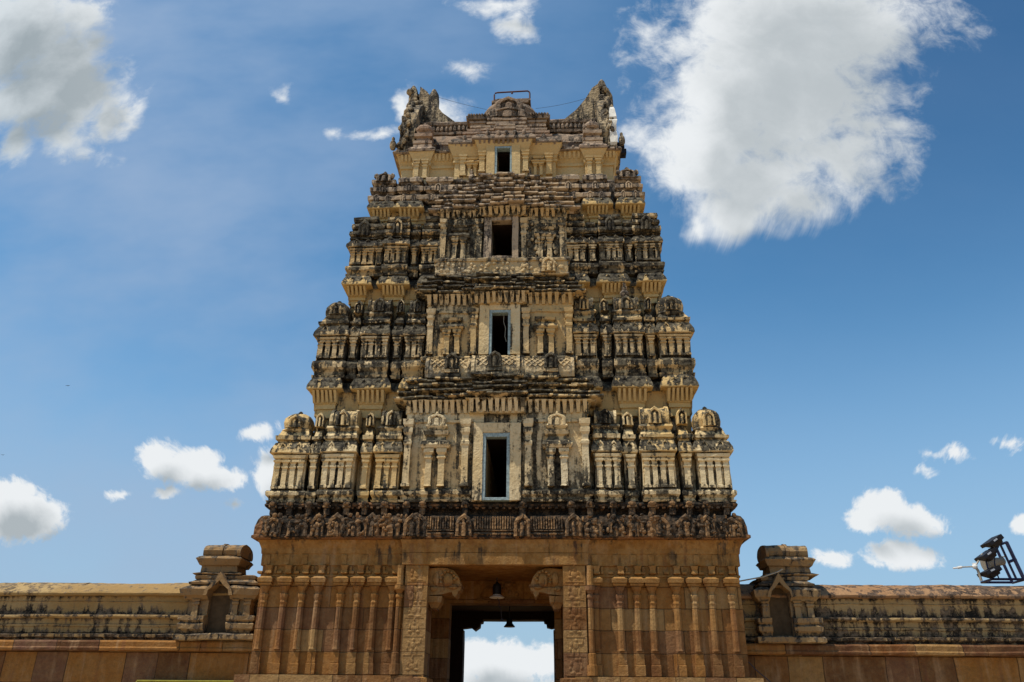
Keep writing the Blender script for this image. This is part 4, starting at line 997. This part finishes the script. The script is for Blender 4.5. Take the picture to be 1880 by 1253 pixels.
# ------------------------------------------------------------------ sky with clouds
SUN_EL, AZ = math.radians(65), math.radians(63)           # azimuth measured from the facade normal to its left
sun_dir = Vector((-math.sin(AZ) * math.cos(SUN_EL), -math.cos(AZ) * math.cos(SUN_EL), math.sin(SUN_EL)))
CL = [(0.378,1.003,0.233,0.213,1.15),(0.286,0.870,0.142,0.171,1.15),(0.242,0.757,0.113,0.115,1.10),(0.408,0.846,0.148,0.168,1.10),(0.515,0.998,0.150,0.130,0.95),(0.435,0.752,0.096,0.082,1.00),(0.326,0.715,0.095,0.080,1.00),(0.266,0.668,0.094,0.058,0.95),(0.227,0.636,0.031,0.037,0.80),(0.204,0.788,0.074,0.084,0.95),(0.520,0.842,0.065,0.110,0.50),(0.630,1.042,0.105,0.080,0.55),(0.525,0.760,0.040,0.071,0.45),(0.376,0.676,0.047,0.048,0.70),(-0.885,1.043,0.143,0.157,1.10),(-0.806,0.957,0.102,0.135,1.10),(-0.853,0.889,0.109,0.081,1.00),(-0.737,0.897,0.073,0.082,1.00),(-0.679,0.857,0.032,0.062,0.95),(-0.755,0.821,0.071,0.055,0.75),(-0.701,0.777,0.044,0.026,0.60),(-0.841,0.796,0.044,0.054,0.85),(-0.805,1.066,0.067,0.078,1.00),(-0.075,1.079,0.073,0.028,0.75),(-0.029,1.034,0.036,0.043,0.60),(-0.126,0.937,0.040,0.025,0.50),(-0.258,0.809,0.047,0.017,0.70),(-0.214,0.862,0.026,0.056,0.70),(-0.166,0.855,0.056,0.033,0.80),(-0.416,0.906,0.014,0.020,0.42),(-0.310,0.816,0.015,0.021,0.40),(-0.507,0.296,0.035,0.030,1.00),(-0.462,0.283,0.043,0.026,1.00),(-0.423,0.266,0.046,0.019,0.90),(-0.545,0.251,0.028,0.012,0.60),(-0.477,0.249,0.030,0.011,0.60),(-0.397,0.233,0.020,0.010,0.45),(-0.683,0.234,0.054,0.036,1.05),(-0.636,0.216,0.042,0.029,0.95),(-0.668,0.202,0.049,0.025,0.80),(-0.378,0.323,0.030,0.015,0.70),(-0.357,0.276,0.028,0.033,0.75),(0.416,0.226,0.043,0.030,1.05),(0.450,0.217,0.049,0.023,1.00),(0.387,0.209,0.029,0.019,0.90),(0.425,0.170,0.050,0.019,0.95),(0.344,0.167,0.031,0.015,0.75),(0.526,0.294,0.024,0.014,0.50),(0.486,0.298,0.027,0.013,0.45),(0.469,0.280,0.021,0.011,0.42),(0.579,0.308,0.020,0.014,0.38),(0.581,0.208,0.018,0.014,0.80),(-0.046,0.049,0.069,0.027,1.00),(-0.078,0.058,0.038,0.018,0.90),(-0.002,0.052,0.038,0.021,1.00),(-0.046,0.017,0.093,0.026,0.90)]
W = bpy.data.worlds.new('World'); S.world = W; W.use_nodes = True
nt = W.node_tree; nt.nodes.clear(); k = N(nt)
D_ = k.n('ShaderNodeTexCoord').outputs['Generated']
dx, dy, dz = k.sep(D_)
yy = k.math('MAXIMUM', dy, .08)
uv = k.comb(k.math('DIVIDE', dx, yy), k.math('DIVIDE', dz, yy), 0.)
# finer cloud detail near the horizon
vv = k.math('DIVIDE', dz, yy)
def field(uvs, tagn):
    wp = k.n('ShaderNodeTexNoise'); nt.links.new(uvs, wp.inputs['Vector']); wp.inputs['Scale'].default_value = 9.; wp.inputs['Detail'].default_value = 5
    wv = k.vec('MULTIPLY', k.vec('SUBTRACT', wp.outputs['Color'], (.5, .5, .5)), (.13, .10, 0.))
    wv = k.vec('MULTIPLY', wv, k.comb(k.ss(vv, .1, .8, .35, 1.), k.ss(vv, .1, .8, .3, 1.), 0.))
    q = k.vec('ADD', uvs, wv)
    acc = None
    for cu, cv, ru, rv, w in CL:
        d = k.vec('LENGTH', k.vec('MULTIPLY', k.vec('SUBTRACT', q, (cu, cv, 0)), (1 / (ru * 1.15), 1 / (rv * 1.15), 0)))
        v = k.math('MULTIPLY', k.math('SUBTRACT', 1., d), w)
        acc = v if acc is None else k.math('SMOOTH_MAX', acc, v, .28)
    return acc
f0 = field(uv, 'a')
sh = k.vec('MULTIPLY', (-.055, .05, 0.), k.comb(k.ss(vv, .1, .8, .3, 1.), k.ss(vv, .1, .8, .62, 1.), 0.))
f1 = field(k.vec('ADD', uv, sh), 'b')
dsc = k.comb(k.ss(vv, .15, .7, 2.2, 1.), k.ss(vv, .15, .7, 2.2, 1.), 1.)
uvd = k.vec('MULTIPLY', uv, dsc)
nz1 = k.noise(uvd, 7., 10, .64, dist=.25); nz2 = k.noise(uv, 2.6, 6, .5); nz3 = k.noise(uvd, 26., 8, .66, dist=.5)
edge = k.math('ADD', k.math('MULTIPLY', k.math('SUBTRACT', nz1, .5), 1.5), k.math('MULTIPLY', k.math('SUBTRACT', nz3, .5), .85))
dens = k.math('ADD', k.math('MINIMUM', f0, .95), k.math('MULTIPLY', edge, k.ss(f0, -.5, .1)))
hi = k.ss(vv, .3, .6)
alpha = k.math('ADD', k.math('MULTIPLY', k.ss(dens, .04, .72), hi), k.math('MULTIPLY', k.ss(dens, .10, .46), k.math('SUBTRACT', 1., hi)))
# light from the upper left: the side away from it and the thick middle go grey
core_ = k.math('ADD', k.math('MINIMUM', f1, .8), k.math('MULTIPLY', k.math('SUBTRACT', nz1, .5), .9))
core_ = k.math('ADD', core_, k.math('MULTIPLY', k.math('SUBTRACT', nz2, .5), .9))
grey = k.math('MULTIPLY', k.ss(core_, .12, 1.0), k.ss(dx, .5, -.7, .8, 1.15))
ccol = k.mix(grey, (.84, .87, .89), (.42, .47, .50))
ccol = k.mix(k.math('MULTIPLY', k.ss(dx, -.40, -.62), hi), ccol, k.mix(1., ccol, (.70, .76, .80), 'MULTIPLY'))
# thin high haze streaks
hz = k.ss(k.noise(k.vec('MULTIPLY', uv, (1.3, 2.2, 0.)), 1.6, 5, .55), .25, .75)
sky = k.n('ShaderNodeTexSky', sky_type='NISHITA'); sky.sun_disc = False
sky.sun_elevation = SUN_EL; sky.sun_rotation = math.atan2(sun_dir.x, sun_dir.y); sky.altitude = 900; sky.air_density = 1.0; sky.dust_density = .6; sky.ozone_density = 3.
SKY_GAIN = 1.55
hs = k.n('ShaderNodeHueSaturation'); hs.inputs['Saturation'].default_value = 1.12; hs.inputs['Value'].default_value = SKY_GAIN
nt.links.new(k.mix(1., sky.outputs[0], (.84, 1.05, 1.0), 'MULTIPLY'), hs.inputs['Color'])
STR = .1
sc = k.vec('SCALE', ccol); sc.node.inputs['Scale'].default_value = 1 / STR
hcol = k.n('ShaderNodeRGB'); hcol.outputs[0].default_value = (.34 / STR, .46 / STR, .65 / STR, 1)
base = k.mix(k.math('MULTIPLY', hz, k.ss(dx, .3, -.45, .08, .8)), hs.outputs['Color'], hcol.outputs[0])
h2 = k.n('ShaderNodeRGB'); h2.outputs[0].default_value = (.35 / STR, .49 / STR, .66 / STR, 1)
base = k.mix(k.ss(dz, .5, -.02, 0., .9), base, h2.outputs[0])
dark_ = k.math('MULTIPLY', k.ss(dx, -.05, .6), k.ss(dz, .25, .75))
base = k.mix(k.math('MULTIPLY', dark_, .75), base, k.mix(1., base, (.42, .5, .62), 'MULTIPLY'))
fin = k.mix(k.math('MULTIPLY', alpha, k.ss(dz, .0, .02)), base, sc)
bg = k.n('ShaderNodeBackground'); bg.inputs['Strength'].default_value = STR; nt.links.new(fin, bg.inputs[0])
wo = k.n('ShaderNodeOutputWorld'); nt.links.new(bg.outputs[0], wo.inputs[0])
W.cycles.sampling_method = 'MANUAL'; W.cycles.sample_map_resolution = 512

L = bpy.data.lights.new('sun', 'SUN'); L.energy = 5.0; L.angle = math.radians(.55); L.color = (1., .93, .82)
lo = bpy.data.objects.new('sun', L); COL.objects.link(lo); lo.rotation_euler = (-sun_dir).to_track_quat('-Z', 'Y').to_euler(); lo.location = sun_dir * 80

# ------------------------------------------------------------------ camera
cam = bpy.data.cameras.new('camera'); co = bpy.data.objects.new('camera', cam); COL.objects.link(co)
fw = Vector((-0.0388986, 0.90912948, 0.41469324)); r = Vector((0.99920256, 0.03913038, 0.00794081)); u = Vector((0.00900788, -0.41467144, 0.90992662))
mt = Matrix((r, u, -fw)).transposed().to_4x4(); mt.translation = (1.4, -24.3, 1.6); co.matrix_world = mt
cam.sensor_width = 36; cam.lens = 28.34; cam.clip_end = 8000; cam.clip_start = .1
S.camera = co
S.view_settings.view_transform = 'Standard'; S.view_settings.look = 'None'; S.view_settings.exposure = 0
S.cycles.max_bounces = 5; S.cycles.diffuse_bounces = 3
